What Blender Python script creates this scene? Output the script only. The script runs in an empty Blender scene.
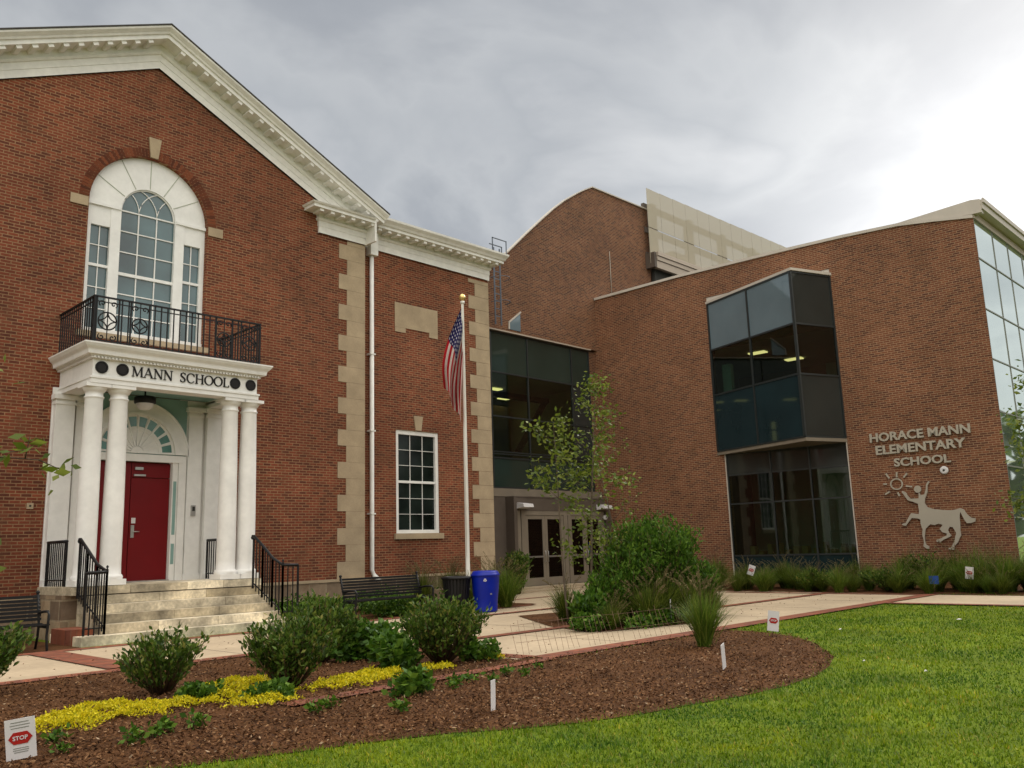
import bpy, math, random
import numpy as np
from mathutils import Vector
random.seed(7); RNG = np.random.default_rng(11)
R = math.radians
S = bpy.context.scene
COL = S.collection

# ------------------------------------------------------------------ camera
H = 1.45
cam_d = bpy.data.cameras.new('camera'); cam = bpy.data.objects.new('camera', cam_d); COL.objects.link(cam)
cam_d.sensor_width = 36; cam_d.lens = 870.7 / 1024 * 36; cam_d.clip_start = 0.05; cam_d.clip_end = 900
_th, _pi, _ro = R(44.082), R(10.725), R(-1.786)
_fw = Vector((math.cos(_th), math.sin(_th), 0)); _rt = Vector((math.sin(_th), -math.cos(_th), 0))
_F = _fw * math.cos(_pi) + Vector((0, 0, math.sin(_pi)))
_U = -_fw * math.sin(_pi) + Vector((0, 0, math.cos(_pi)))
_X = _rt * math.cos(_ro) + _U * math.sin(_ro)
_Y = -(_rt * math.sin(_ro) - _U * math.cos(_ro))
from mathutils import Matrix
cam.matrix_world = Matrix(((_X.x, _Y.x, -_F.x, 0), (_X.y, _Y.y, -_F.y, 0), (_X.z, _Y.z, -_F.z, H), (0, 0, 0, 1)))
S.camera = cam

# ------------------------------------------------------------------ world: overcast, bright towards the right
SUN_HEAD, SUN_EL = R(2), R(38)
W = bpy.data.worlds.new('World'); S.world = W; W.use_nodes = True
nt = W.node_tree; nt.nodes.clear()
def N(t, typ, **kw):
    n = t.nodes.new(typ)
    for k, v in kw.items(): setattr(n, k, v)
    return n
def math_node(t, op, a, b=None, clamp=False):
    n = N(t, 'ShaderNodeMath', operation=op, use_clamp=clamp)
    for i, x in enumerate((a, b)):
        if x is None: continue
        if isinstance(x, (int, float)): n.inputs[i].default_value = x
        else: t.links.new(x, n.inputs[i])
    return n.outputs[0]
def ramp(t, fac, stops, interp='LINEAR'):
    n = N(t, 'ShaderNodeValToRGB'); n.color_ramp.interpolation = interp
    el = n.color_ramp.elements
    while len(el) < len(stops): el.new(0.5)
    for e, (p, c) in zip(el, stops):
        e.position = p; e.color = (c[0], c[1], c[2], 1)
    t.links.new(fac, n.inputs[0]); return n.outputs[0]
def mixc(t, fac, a, b, mode='MIX'):
    n = N(t, 'ShaderNodeMix', data_type='RGBA', blend_type=mode)
    for s, x in (('Factor', fac), ('A', a), ('B', b)):
        idx = {'Factor': 0, 'A': 6, 'B': 7}[s]
        if isinstance(x, (int, float)): n.inputs[idx].default_value = x
        elif isinstance(x, tuple): n.inputs[idx].default_value = (*x, 1)
        else: t.links.new(x, n.inputs[idx])
    return n.outputs[2]
sky = N(nt, 'ShaderNodeTexSky', sky_type='NISHITA', sun_disc=False)
sky.sun_elevation = SUN_EL; sky.sun_rotation = R(90) - SUN_HEAD
tc = N(nt, 'ShaderNodeTexCoord'); sep = N(nt, 'ShaderNodeSeparateXYZ'); nt.links.new(tc.outputs['Generated'], sep.inputs[0])
den = math_node(nt, 'ADD', math_node(nt, 'ABSOLUTE', sep.outputs[2]), 0.28)
cx = math_node(nt, 'DIVIDE', sep.outputs[0], den); cy = math_node(nt, 'DIVIDE', sep.outputs[1], den)
cmb = N(nt, 'ShaderNodeCombineXYZ'); nt.links.new(cx, cmb.inputs[0]); nt.links.new(cy, cmb.inputs[1])
ns = N(nt, 'ShaderNodeTexNoise'); ns.inputs['Scale'].default_value = 2.1; ns.inputs['Detail'].default_value = 6
ns.inputs['Roughness'].default_value = 0.5; ns.inputs['Distortion'].default_value = 0.35; nt.links.new(cmb.outputs[0], ns.inputs['Vector'])
clouds = ramp(nt, ns.outputs[0], [(0.30, (2.60, 2.74, 2.95)), (0.42, (3.15, 3.28, 3.45)), (0.50, (4.0, 4.12, 4.22)), (0.56, (3.6, 3.74, 3.88)), (0.70, (5.2, 5.25, 5.28))])
def dotdir(head, el):
    v = N(nt, 'ShaderNodeVectorMath', operation='DOT_PRODUCT'); nt.links.new(tc.outputs['Generated'], v.inputs[0])
    v.inputs[1].default_value = (math.cos(el) * math.cos(head), math.cos(el) * math.sin(head), math.sin(el)); return v.outputs['Value']
glow = ramp(nt, dotdir(R(9), R(14)), [(0.86, (0, 0, 0)), (0.93, (0.9, 0.9, 0.87)), (0.962, (2.6, 2.55, 2.45)), (0.985, (4.2, 4.1, 4.0)), (1.0, (7.5, 7.3, 7))])
back = ramp(nt, dotdir(R(-125), R(38)), [(0.05, (0, 0, 0)), (1.0, (10.5, 9.7, 8.4))])  # extra sky glow behind the camera, added to light the facades
zen = ramp(nt, dotdir(0, R(90)), [(0.66, (0, 0, 0)), (1.0, (13.0, 12.3, 11.0))])  # extra overhead glow above the view, added to brighten the scene
c1 = mixc(nt, 1.0, clouds, glow, 'ADD'); c2 = mixc(nt, 1.0, mixc(nt, 1.0, c1, back, 'ADD'), zen, 'ADD')
c3 = mixc(nt, 0.08, c2, sky.outputs[0])
bg = N(nt, 'ShaderNodeBackground'); bg.inputs[1].default_value = 0.1; nt.links.new(c3, bg.inputs[0])
wo = N(nt, 'ShaderNodeOutputWorld'); nt.links.new(bg.outputs[0], wo.inputs[0])
sd = bpy.data.lights.new('sun', 'SUN'); sd.energy = 1.4; sd.angle = R(22); sd.color = (1, 0.95, 0.88)
so = bpy.data.objects.new('sun', sd); COL.objects.link(so)
so.rotation_euler = Vector((-math.cos(SUN_EL) * math.cos(SUN_HEAD), -math.cos(SUN_EL) * math.sin(SUN_HEAD), -math.sin(SUN_EL))).to_track_quat('-Z', 'Y').to_euler()
S.view_settings.view_transform = 'Standard'; S.view_settings.look = 'None'; S.view_settings.exposure = 0.42; S.view_settings.gamma = 1

# ------------------------------------------------------------------ materials
def new_mat(name):
    m = bpy.data.materials.new(name); m.use_nodes = True; t = m.node_tree; t.nodes.clear()
    o = N(t, 'ShaderNodeOutputMaterial'); return m, t, o
def pbsdf(t, rough=0.7, spec=0.4, metal=0.0):
    b = N(t, 'ShaderNodeBsdfPrincipled'); b.inputs['Roughness'].default_value = rough
    b.inputs['Specular IOR Level'].default_value = spec; b.inputs['Metallic'].default_value = metal; return b
def plain(name, col, rough=0.6, spec=0.4, var=0.12, scale=3.0, metal=0.0, bump=0.0, bscale=40.0, fine=0.0):
    m, t, o = new_mat(name); b = pbsdf(t, rough, spec, metal)
    g = N(t, 'ShaderNodeNewGeometry'); n = N(t, 'ShaderNodeTexNoise'); n.inputs['Scale'].default_value = scale; n.inputs['Detail'].default_value = 5
    t.links.new(g.outputs['Position'], n.inputs['Vector'])
    lo = tuple(c * (1 - var) for c in col); hi = tuple(min(1, c * (1 + var)) for c in col)
    c = ramp(t, n.outputs[0], [(0.3, lo), (0.7, hi)])
    if fine:
        n3 = N(t, 'ShaderNodeTexNoise'); n3.inputs['Scale'].default_value = bscale; n3.inputs['Detail'].default_value = 3
        t.links.new(g.outputs['Position'], n3.inputs['Vector'])
        c = mixc(t, 1.0, c, ramp(t, n3.outputs[0], [(0.3, (1 - fine,) * 3), (0.7, (1 + fine,) * 3)]), 'MULTIPLY')
    t.links.new(c, b.inputs['Base Color'])
    if bump:
        n2 = N(t, 'ShaderNodeTexNoise'); n2.inputs['Scale'].default_value = bscale; n2.inputs['Detail'].default_value = 4
        t.links.new(g.outputs['Position'], n2.inputs['Vector'])
        bp = N(t, 'ShaderNodeBump'); bp.inputs['Strength'].default_value = bump; bp.inputs['Distance'].default_value = 0.02
        t.links.new(n2.outputs[0], bp.inputs['Height']); t.links.new(bp.outputs[0], b.inputs['Normal'])
    t.links.new(b.outputs[0], o.inputs[0]); return m
def wall_uv(t):
    g = N(t, 'ShaderNodeNewGeometry'); cr = N(t, 'ShaderNodeVectorMath', operation='CROSS_PRODUCT')
    cr.inputs[0].default_value = (0, 0, 1); t.links.new(g.outputs['True Normal'], cr.inputs[1])
    d = N(t, 'ShaderNodeVectorMath', operation='DOT_PRODUCT'); t.links.new(g.outputs['Position'], d.inputs[0]); t.links.new(cr.outputs[0], d.inputs[1])
    s = N(t, 'ShaderNodeSeparateXYZ'); t.links.new(g.outputs['Position'], s.inputs[0])
    c = N(t, 'ShaderNodeCombineXYZ'); t.links.new(d.outputs['Value'], c.inputs[0]); t.links.new(s.outputs[2], c.inputs[1])
    return c.outputs[0], g.outputs['Position'], d.outputs['Value'], s.outputs[2]
def brick_mat(name, ca, cb, cc, mortar, bw=0.205, rh=0.068, mort=0.010, bias=0.0, flat=False, stain=0.25, patch=(0.12, 0.04, 0.03), patch_amt=0.3):
    m, t, o = new_mat(name); b = pbsdf(t, 0.85, 0.25)
    if flat:
        g = N(t, 'ShaderNodeNewGeometry'); uv = pos = g.outputs['Position']
        mp = N(t, 'ShaderNodeMapping'); t.links.new(pos, mp.inputs[0]); uv = mp.outputs[0]
        if flat == 'y': mp.inputs['Rotation'].default_value = (0, 0, R(90))
    else: uv, pos, u, z = wall_uv(t)
    br = N(t, 'ShaderNodeTexBrick'); br.inputs['Scale'].default_value = 1.0; br.inputs['Brick Width'].default_value = bw
    br.inputs['Row Height'].default_value = rh; br.inputs['Mortar Size'].default_value = mort; br.inputs['Mortar Smooth'].default_value = 0.3
    br.inputs['Bias'].default_value = bias
    br.inputs['Color1'].default_value = (*ca, 1); br.inputs['Color2'].default_value = (*cb, 1); br.inputs['Mortar'].default_value = (*mortar, 1)
    t.links.new(uv, br.inputs['Vector'])
    # a second, darker population of bricks, picked brick by brick
    mp2 = N(t, 'ShaderNodeMapping'); t.links.new(uv, mp2.inputs[0]); mp2.inputs['Location'].default_value = (bw * 34, rh * 18, 0)
    b2 = N(t, 'ShaderNodeTexBrick'); b2.inputs['Scale'].default_value = 1.0; b2.inputs['Brick Width'].default_value = bw
    b2.inputs['Row Height'].default_value = rh; b2.inputs['Mortar Size'].default_value = 0.0
    b2.inputs['Color1'].default_value = (0, 0, 0, 1); b2.inputs['Color2'].default_value = (1, 1, 1, 1); t.links.new(mp2.outputs[0], b2.inputs['Vector'])
    sel = ramp(t, b2.outputs['Color'], [(0.62, (0, 0, 0)), (0.78, (1, 1, 1))])
    inv = math_node(t, 'SUBTRACT', 1.0, br.outputs['Fac'])
    f = math_node(t, 'MULTIPLY', math_node(t, 'MULTIPLY', sel, inv), 0.75)
    c = mixc(t, f, br.outputs['Color'], cc)
    n = N(t, 'ShaderNodeTexNoise'); n.inputs['Scale'].default_value = 0.45; n.inputs['Detail'].default_value = 7; n.inputs['Roughness'].default_value = 0.65
    t.links.new(pos, n.inputs['Vector'])
    sh = ramp(t, n.outputs[0], [(0.3, (1 - stain,) * 3), (0.7, (1 + stain,) * 3)]); c = mixc(t, 1.0, c, sh, 'MULTIPLY')
    n2 = N(t, 'ShaderNodeTexNoise'); n2.inputs['Scale'].default_value = 1.4; n2.inputs['Detail'].default_value = 8; n2.inputs['Roughness'].default_value = 0.75
    t.links.new(pos, n2.inputs['Vector'])
    pf = math_node(t, 'MULTIPLY', ramp(t, n2.outputs[0], [(0.52, (0, 0, 0)), (0.66, (1, 1, 1))]), patch_amt)
    c = mixc(t, pf, c, patch)
    n4 = N(t, 'ShaderNodeTexNoise'); n4.inputs['Scale'].default_value = 7.0; n4.inputs['Detail'].default_value = 6; n4.inputs['Roughness'].default_value = 0.7
    t.links.new(pos, n4.inputs['Vector']); c = mixc(t, 1.0, c, ramp(t, n4.outputs[0], [(0.3, (0.84, 0.83, 0.82)), (0.7, (1.17, 1.18, 1.20))]), 'MULTIPLY')
    t.links.new(c, b.inputs['Base Color'])
    bp = N(t, 'ShaderNodeBump'); bp.inputs['Strength'].default_value = 0.5; bp.inputs['Distance'].default_value = 0.008
    t.links.new(inv, bp.inputs['Height']); t.links.new(bp.outputs[0], b.inputs['Normal'])
    t.links.new(b.outputs[0], o.inputs[0]); return m
def island_mat(name, stops, rough=0.6, spec=0.3, trans=0.0, tcol=None):
    m, t, o = new_mat(name); b = pbsdf(t, rough, spec); g = N(t, 'ShaderNodeNewGeometry')
    c = ramp(t, g.outputs['Random Per Island'], stops); t.links.new(c, b.inputs['Base Color'])
    if trans:
        tr = N(t, 'ShaderNodeBsdfTranslucent'); t.links.new(c, tr.inputs[0]); mx = N(t, 'ShaderNodeMixShader'); mx.inputs[0].default_value = trans
        t.links.new(b.outputs[0], mx.inputs[1]); t.links.new(tr.outputs[0], mx.inputs[2]); t.links.new(mx.outputs[0], o.inputs[0])
    else: t.links.new(b.outputs[0], o.inputs[0])
    return m
def glass_mat(name, tint, ior=1.6, refl=(0.9, 0.95, 0.95), rough=0.01):
    m, t, o = new_mat(name); fr = N(t, 'ShaderNodeFresnel'); fr.inputs[0].default_value = ior
    tr = N(t, 'ShaderNodeBsdfTransparent'); tr.inputs[0].default_value = (*tint, 1)
    gl = N(t, 'ShaderNodeBsdfGlossy'); gl.inputs['Roughness'].default_value = rough; gl.inputs[0].default_value = (*refl, 1)
    mx = N(t, 'ShaderNodeMixShader'); g = N(t, 'ShaderNodeNewGeometry'); t.links.new(math_node(t, 'MULTIPLY', fr.outputs[0], math_node(t, 'SUBTRACT', 1.0, g.outputs['Backfacing'])), mx.inputs[0]); t.links.new(tr.outputs[0], mx.inputs[1]); t.links.new(gl.outputs[0], mx.inputs[2])
    t.links.new(mx.outputs[0], o.inputs[0]); return m
def emit(name, col, st):
    m, t, o = new_mat(name); e = N(t, 'ShaderNodeEmission'); e.inputs[0].default_value = (*col, 1); e.inputs[1].default_value = st
    t.links.new(e.outputs[0], o.inputs[0]); return m

M_ = {}
M_['brick_old'] = brick_mat('old_brick', (0.205, 0.053, 0.025), (0.152, 0.039, 0.019), (0.080, 0.025, 0.015), (0.26, 0.15, 0.08), stain=0.30, patch=(0.13, 0.058, 0.030), patch_amt=0.5)
M_['brick_new'] = brick_mat('modern_brick', (0.190, 0.070, 0.034), (0.142, 0.050, 0.027), (0.078, 0.030, 0.020), (0.30, 0.19, 0.11), stain=0.24, patch=(0.16, 0.08, 0.04), patch_amt=0.35)
M_['brick_tall'] = brick_mat('tall_block_brick', (0.165, 0.065, 0.032), (0.12, 0.044, 0.026), (0.06, 0.024, 0.019), (0.25, 0.16, 0.09), stain=0.22, patch=(0.12, 0.05, 0.032), patch_amt=0.45)
M_['paver'] = brick_mat('brick_paver', (0.23, 0.070, 0.036), (0.18, 0.056, 0.030), (0.12, 0.040, 0.026), (0.16, 0.09, 0.055), bw=0.1, rh=0.2, mort=0.006, flat='x', stain=0.2)
M_['paver_y'] = brick_mat('brick_paver_turned', (0.23, 0.070, 0.036), (0.18, 0.056, 0.030), (0.12, 0.040, 0.026), (0.16, 0.09, 0.055), bw=0.1, rh=0.2, mort=0.006, flat='y', stain=0.2)
M_['white'] = plain('white_paint', (0.77, 0.755, 0.715), 0.55, 0.35, 0.08, 1.1, fine=0.06, bscale=7, bump=0.06)
M_['white_clean'] = plain('bright_white_paint', (0.79, 0.78, 0.755), 0.55, 0.35, 0.05, 2, fine=0.035, bscale=9)
M_['limestone'] = plain('limestone', (0.38, 0.295, 0.195), 0.85, 0.2, 0.14, 2.2, bump=0.15, bscale=30, fine=0.06)
M_['step_stone'] = plain('weathered_step_stone', (0.55, 0.49, 0.38), 0.8, 0.25, 0.55, 1.9, bump=0.25, bscale=18, fine=0.2)
M_['slate'] = plain('slate_roof', (0.07, 0.065, 0.06), 0.8, 0.2, 0.3, 5)
M_['black_iron'] = plain('black_iron', (0.007, 0.007, 0.008), 0.5, 0.3, 0.1, 4)
M_['black_wood'] = plain('black_slats', (0.009, 0.009, 0.010), 0.45, 0.35, 0.3, 6)
M_['red_door'] = plain('red_door_paint', (0.15, 0.0025, 0.005), 0.4, 0.25, 0.08, 3)
M_['teal'] = plain('pale_teal_paint', (0.22, 0.36, 0.33), 0.5, 0.3, 0.06, 3)
M_['teal_glass'] = plain('teal_fan_glass', (0.10, 0.24, 0.22), 0.15, 0.6, 0.15, 6)
M_['old_glass'] = plain('old_window_glass', (0.055, 0.105, 0.115), 0.04, 1.0, 0.5, 0.7)
M_['old_glass_dark'] = plain('dark_window_glass', (0.012, 0.017, 0.015), 0.08, 0.22, 0.6, 1.5)
M_['steel'] = plain('brushed_steel', (0.45, 0.44, 0.43), 0.35, 0.5, 0.1, 8, metal=0.8)
M_['pole_white'] = plain('painted_pole', (0.70, 0.68, 0.62), 0.4, 0.5, 0.05, 3)
M_['bronze'] = plain('bronze_frame', (0.205, 0.17, 0.13), 0.45, 0.4, 0.08, 3)
M_['bronze_dark'] = plain('dark_bronze_panel', (0.10, 0.078, 0.062), 0.5, 0.4, 0.12, 2)
M_['beige_metal'] = plain('beige_metal_trim', (0.42, 0.35, 0.28), 0.5, 0.4, 0.05, 2)
M_['coping'] = plain('light_coping', (0.50, 0.45, 0.39), 0.5, 0.4, 0.06, 2)
M_['mullion'] = plain('dark_mullion', (0.02, 0.024, 0.024), 0.4, 0.5, 0.1, 2)
M_['mull_light'] = plain('grey_mullion', (0.22, 0.22, 0.2), 0.4, 0.5, 0.1, 2)
M_['glass'] = glass_mat('tinted_glass', (0.48, 0.56, 0.52), 1.65)
M_['glass_green'] = glass_mat('green_tinted_glass', (0.50, 0.60, 0.52), 1.6)
M_['glass_side'] = plain('pale_reflective_glass', (0.80, 0.90, 0.84), 0.03, 1.0, 0.03, 1, metal=0.9)
M_['spandrel_sky'] = plain('sky_tinted_spandrel_glass', (0.12, 0.17, 0.20), 0.04, 1.0, 0.1, 0.6)  # blue-grey base colour stands in for reflected sky
M_['spandrel_blue'] = plain('dark_blue_spandrel_glass', (0.010, 0.022, 0.026), 0.05, 0.45, 0.2, 0.6)
M_['spandrel_dark'] = plain('charcoal_spandrel_glass', (0.028, 0.032, 0.030), 0.06, 0.45, 0.15, 0.6)
M_['spandrel_green'] = plain('dark_green_spandrel_glass', (0.022, 0.036, 0.029), 0.06, 0.5, 0.15, 0.6)
M_['concrete'] = plain('tan_concrete', (0.40, 0.315, 0.215), 0.85, 0.25, 0.13, 0.7, bump=0.05, bscale=9, fine=0.09)
M_['inner_wall'] = plain('interior_wall', (0.40, 0.42, 0.34), 0.8, 0.2, 0.1, 1)
M_['inner_mint'] = plain('mint_interior_wall', (0.35, 0.50, 0.40), 0.8, 0.2, 0.1, 1)
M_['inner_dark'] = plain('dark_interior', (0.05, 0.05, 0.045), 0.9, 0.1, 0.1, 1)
M_['inner_brown'] = plain('brown_interior', (0.28, 0.19, 0.09), 0.8, 0.2, 0.2, 1)
M_['lit_panel'] = emit('lit_ceiling_panel', (1.0, 0.72, 0.30), 2.2)
M_['lit_soft'] = emit('lit_pendant', (1.0, 0.75, 0.35), 2.0)
M_['blue_plastic'] = plain('blue_plastic', (0.0, 0.012, 0.27), 0.42, 0.3, 0.12, 4)
M_['sign_white'] = plain('sign_white', (0.62, 0.60, 0.60), 0.5, 0.3, 0.04, 5)
M_['sign_red'] = plain('sign_red', (0.36, 0.012, 0.008), 0.5, 0.3, 0.05, 5)
M_['ink'] = plain('sign_ink', (0.10, 0.11, 0.14), 0.6, 0.3, 0.1, 5)
M_['sign_blue'] = plain('sign_blue', (0.012, 0.05, 0.22), 0.5, 0.3, 0.1, 5)
M_['black_letter'] = plain('black_lettering', (0.012, 0.010, 0.010), 0.5, 0.3, 0.1, 5)
M_['letter'] = plain('warm_grey_metal', (0.37, 0.33, 0.265), 0.5, 0.4, 0.05, 2)
M_['bark'] = plain('bark', (0.11, 0.085, 0.06), 0.9, 0.2, 0.3, 12, bump=0.4, bscale=50)
M_['twig'] = plain('brown_twig', (0.09, 0.055, 0.03), 0.9, 0.2, 0.3, 12)
M_['rust'] = plain('rusty_wire', (0.16, 0.09, 0.06), 0.8, 0.3, 0.3, 9)
M_['lawn'] = plain('lawn_soil', (0.10, 0.14, 0.008), 0.95, 0.1, 0.30, 1.1, bump=0.5, bscale=60, fine=0.35)
M_['mulch'] = plain('mulch_ground', (0.080, 0.036, 0.015), 0.95, 0.1, 0.35, 1.5, bump=0.8, bscale=45, fine=0.4)
M_['chips'] = island_mat('bark_chips', [(0, (0.025, 0.012, 0.007)), (0.4, (0.090, 0.040, 0.016)), (0.8, (0.175, 0.082, 0.034)), (0.97, (0.26, 0.15, 0.075)), (1, (0.40, 0.30, 0.20))], 0.9, 0.15)
M_['grass'] = island_mat('grass_blades', [(0, (0.048, 0.105, 0.004)), (0.5, (0.115, 0.205, 0.006)), (0.92, (0.18, 0.275, 0.010)), (1, (0.30, 0.27, 0.06))], 0.6, 0.2, 0.35)
M_['leaf_dark'] = island_mat('dark_glossy_leaves', [(0, (0.022, 0.046, 0.005)), (0.5, (0.055, 0.105, 0.011)), (0.85, (0.12, 0.185, 0.026)), (1, (0.24, 0.22, 0.05))], 0.55, 0.22, 0.25)
M_['leaf_mid'] = island_mat('mid_green_leaves', [(0, (0.024, 0.062, 0.005)), (0.6, (0.060, 0.135, 0.010)), (1, (0.14, 0.23, 0.025))], 0.6, 0.2, 0.3)
M_['leaf_bright'] = island_mat('bright_green_leaves', [(0, (0.028, 0.075, 0.005)), (0.6, (0.058, 0.14, 0.009)), (1, (0.13, 0.22, 0.022))], 0.5, 0.35, 0.35)
M_['leaf_tree'] = island_mat('fresh_tree_leaves', [(0, (0.055, 0.095, 0.008)), (0.6, (0.12, 0.165, 0.016)), (1, (0.25, 0.29, 0.05))], 0.5, 0.35, 0.4)
M_['sedum'] = island_mat('yellow_sedum', [(0, (0.30, 0.32, 0.006)), (0.45, (0.56, 0.47, 0.007)), (1, (0.78, 0.66, 0.02))], 0.6, 0.25, 0.3)
M_['tuft'] = island_mat('tuft_blades', [(0, (0.036, 0.062, 0.006)), (0.6, (0.085, 0.125, 0.012)), (1, (0.19, 0.21, 0.035))], 0.6, 0.25, 0.3)
M_['tuft_bright'] = island_mat('bright_tuft_blades', [(0, (0.05, 0.095, 0.008)), (0.6, (0.10, 0.17, 0.015)), (1, (0.21, 0.25, 0.04))], 0.6, 0.25, 0.3)
M_['plume'] = island_mat('tan_plumes', [(0, (0.10, 0.085, 0.035)), (0.7, (0.19, 0.15, 0.07)), (1, (0.34, 0.26, 0.15))], 0.8, 0.1, 0.3)
M_['stone_rubble'] = brick_mat('rough_stone_base', (0.36, 0.27, 0.17), (0.18, 0.13, 0.09), (0.13, 0.09, 0.06), (0.30, 0.24, 0.16), bw=0.5, rh=0.375, mort=0.02, stain=0.35, patch=(0.16, 0.09, 0.05), patch_amt=0.5)

# ------------------------------------------------------------------ mesh helpers
class MB:
    def __init__(s, tf=None): s.v = []; s.f = []; s.sm = []; s.tf = tf
    def add(s, vs, fs, smooth=False):
        b = len(s.v)
        s.v += [s.tf(*p) if s.tf else tuple(p) for p in vs]
        s.f += [tuple(b + i for i in f) for f in fs]; s.sm += [smooth] * len(fs); return s
    def box(s, x0, x1, y0, y1, z0, z1):
        return s.add([(x0, y0, z0), (x1, y0, z0), (x1, y1, z0), (x0, y1, z0), (x0, y0, z1), (x1, y0, z1), (x1, y1, z1), (x0, y1, z1)],
                     [(0, 3, 2, 1), (4, 5, 6, 7), (0, 1, 5, 4), (1, 2, 6, 5), (2, 3, 7, 6), (3, 0, 4, 7)])
    def bar(s, a, b, w, h=None, up=(0, 0, 1)):
        h = h or w; a = Vector(a); b = Vector(b); d = (b - a).normalized(); upv = Vector(up)
        if abs(d.dot(upv)) > 0.97: upv = Vector((0, 1, 0)) if abs(d.y) < 0.9 else Vector((1, 0, 0))
        r = d.cross(upv).normalized(); u = r.cross(d)
        vs = [tuple(p + r * sx * w / 2 + u * sz * h / 2) for p in (a, b) for sx, sz in ((-1, -1), (1, -1), (1, 1), (-1, 1))]
        return s.add(vs, [(3, 2, 1, 0), (4, 5, 6, 7), (0, 1, 5, 4), (1, 2, 6, 5), (2, 3, 7, 6), (3, 0, 4, 7)])
    def prism(s, poly, fn0, fn1):
        n = len(poly); vs = [fn0(*p) for p in poly] + [fn1(*p) for p in poly]
        return s.add(vs, [tuple(range(n)), tuple(range(2 * n - 1, n - 1, -1))] + [(i, (i + 1) % n, n + (i + 1) % n, n + i) for i in range(n)])
    def lathe(s, x, y, prof, n=24):
        vs = [(x + r * math.cos(2 * math.pi * k / n), y + r * math.sin(2 * math.pi * k / n), z) for r, z in prof for k in range(n)]
        fs = [(i * n + k, i * n + (k + 1) % n, (i + 1) * n + (k + 1) % n, (i + 1) * n + k) for i in range(len(prof) - 1) for k in range(n)]
        s.add(vs, fs, True); b = len(prof) - 1
        s.add(vs[:n], [tuple(reversed(range(n)))]); s.add(vs[b * n:], [tuple(range(n))]); return s
    def tube(s, pts, r, n=6, r1=None):
        pts = [Vector(p) for p in pts]; vs = []; m = len(pts)
        for i, p in enumerate(pts):
            d = (pts[min(i + 1, m - 1)] - pts[max(i - 1, 0)]).normalized(); a = Vector((0, 0, 1)) if abs(d.z) < 0.9 else Vector((1, 0, 0))
            u = d.cross(a).normalized(); w = d.cross(u); rr = r if r1 is None else r + (r1 - r) * i / (m - 1)
            vs += [tuple(p + u * rr * math.cos(2 * math.pi * k / n) + w * rr * math.sin(2 * math.pi * k / n)) for k in range(n)]
        fs = [(i * n + k, i * n + (k + 1) % n, (i + 1) * n + (k + 1) % n, (i + 1) * n + k) for i in range(m - 1) for k in range(n)]
        return s.add(vs, fs + [tuple(reversed(range(n))), tuple(range((m - 1) * n, m * n))], True)
def link(name, me, parent=None, **tags):
    o = bpy.data.objects.new(name, me); COL.objects.link(o)
    if parent: o.parent = parent; o.matrix_parent_inverse = Matrix.Translation(-Vector(parent.location)) if not parent.parent else Matrix.Identity(4)
    for k, v in tags.items():
        if v: o[k] = v
    return o
def build(name, mb, m, parent=None, fix=True, **tags):
    me = bpy.data.meshes.new(name); me.from_pydata(mb.v, [], mb.f)
    for p, s in zip(me.polygons, mb.sm): p.use_smooth = s
    if fix:
        import bmesh
        bm = bmesh.new(); bm.from_mesh(me); bmesh.ops.recalc_face_normals(bm, faces=bm.faces); bm.to_mesh(me); bm.free()
    me.materials.append(M_[m] if isinstance(m, str) else m)
    return link(name, me, parent, **tags)
def npmesh(name, V, F, m, parent=None, **tags):          # fast meshes of many small faces (F: n x k)
    me = bpy.data.meshes.new(name); k = F.shape[1]
    me.vertices.add(len(V)); me.vertices.foreach_set('co', V.astype(np.float32).ravel())
    me.loops.add(F.size); me.loops.foreach_set('vertex_index', F.astype(np.int32).ravel())
    me.polygons.add(len(F)); me.polygons.foreach_set('loop_start', np.arange(0, F.size, k, dtype=np.int32)); me.polygons.foreach_set('loop_total', np.full(len(F), k, dtype=np.int32))
    me.update(calc_edges=True); me.materials.append(M_[m]); return link(name, me, parent, **tags)
def thing(name, label, cat, loc=(0, 0, 0), group=None):
    o = bpy.data.objects.new(name, None); COL.objects.link(o); o.location = loc; o.empty_display_size = 0.2
    o['label'] = label; o['category'] = cat
    if group: o['group'] = group
    return o
def clone(root, loc, label=None, rz=0, scale=1.0):
    r = root.copy(); COL.objects.link(r); r.location = loc; r.rotation_euler = (0, 0, rz); r.scale = (scale,) * 3
    if label: r['label'] = label
    for ch in root.children:
        c = ch.copy(); COL.objects.link(c); c.parent = r
        for g in ch.children:
            d = g.copy(); COL.objects.link(d); d.parent = c
    return r
def text_mesh(body, size, depth=0.02, offset=0.0):
    cu = bpy.data.curves.new('lettering', 'FONT'); cu.body = body; cu.size = size; cu.extrude = depth; cu.offset = offset; cu.resolution_u = 3
    ob = bpy.data.objects.new('tmp_text', cu); COL.objects.link(ob); dg = bpy.context.evaluated_depsgraph_get(); dg.update()
    me = bpy.data.meshes.new_from_object(ob.evaluated_get(dg)); me.name = 'lettering'; bpy.data.objects.remove(ob); bpy.data.curves.remove(cu); return me
def place_text(name, body, origin, xdir, width, height, m, parent, depth=0.02, offset=0.0, **tags):
    """flat lettering: baseline origin, running along xdir, standing up in z, scaled to width x height"""
    me = text_mesh(body, 1.0, 0.5, offset); co = np.array([v.co[:] for v in me.vertices])
    x0, x1 = co[:, 0].min(), co[:, 0].max(); y0, y1 = co[:, 1].min(), co[:, 1].max(); z1 = co[:, 2].max()
    xd = Vector(xdir).normalized(); up = Vector((0, 0, 1)); nn = xd.cross(up); o = Vector(origin)
    for v in me.vertices:
        p = o + xd * ((v.co.x - x0) / (x1 - x0) * width) + up * ((v.co.y - y0) / (y1 - y0) * height) + nn * (v.co.z / z1 * depth)
        v.co = p
    me.materials.append(M_[m]); return link(name, me, parent, **tags)

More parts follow.
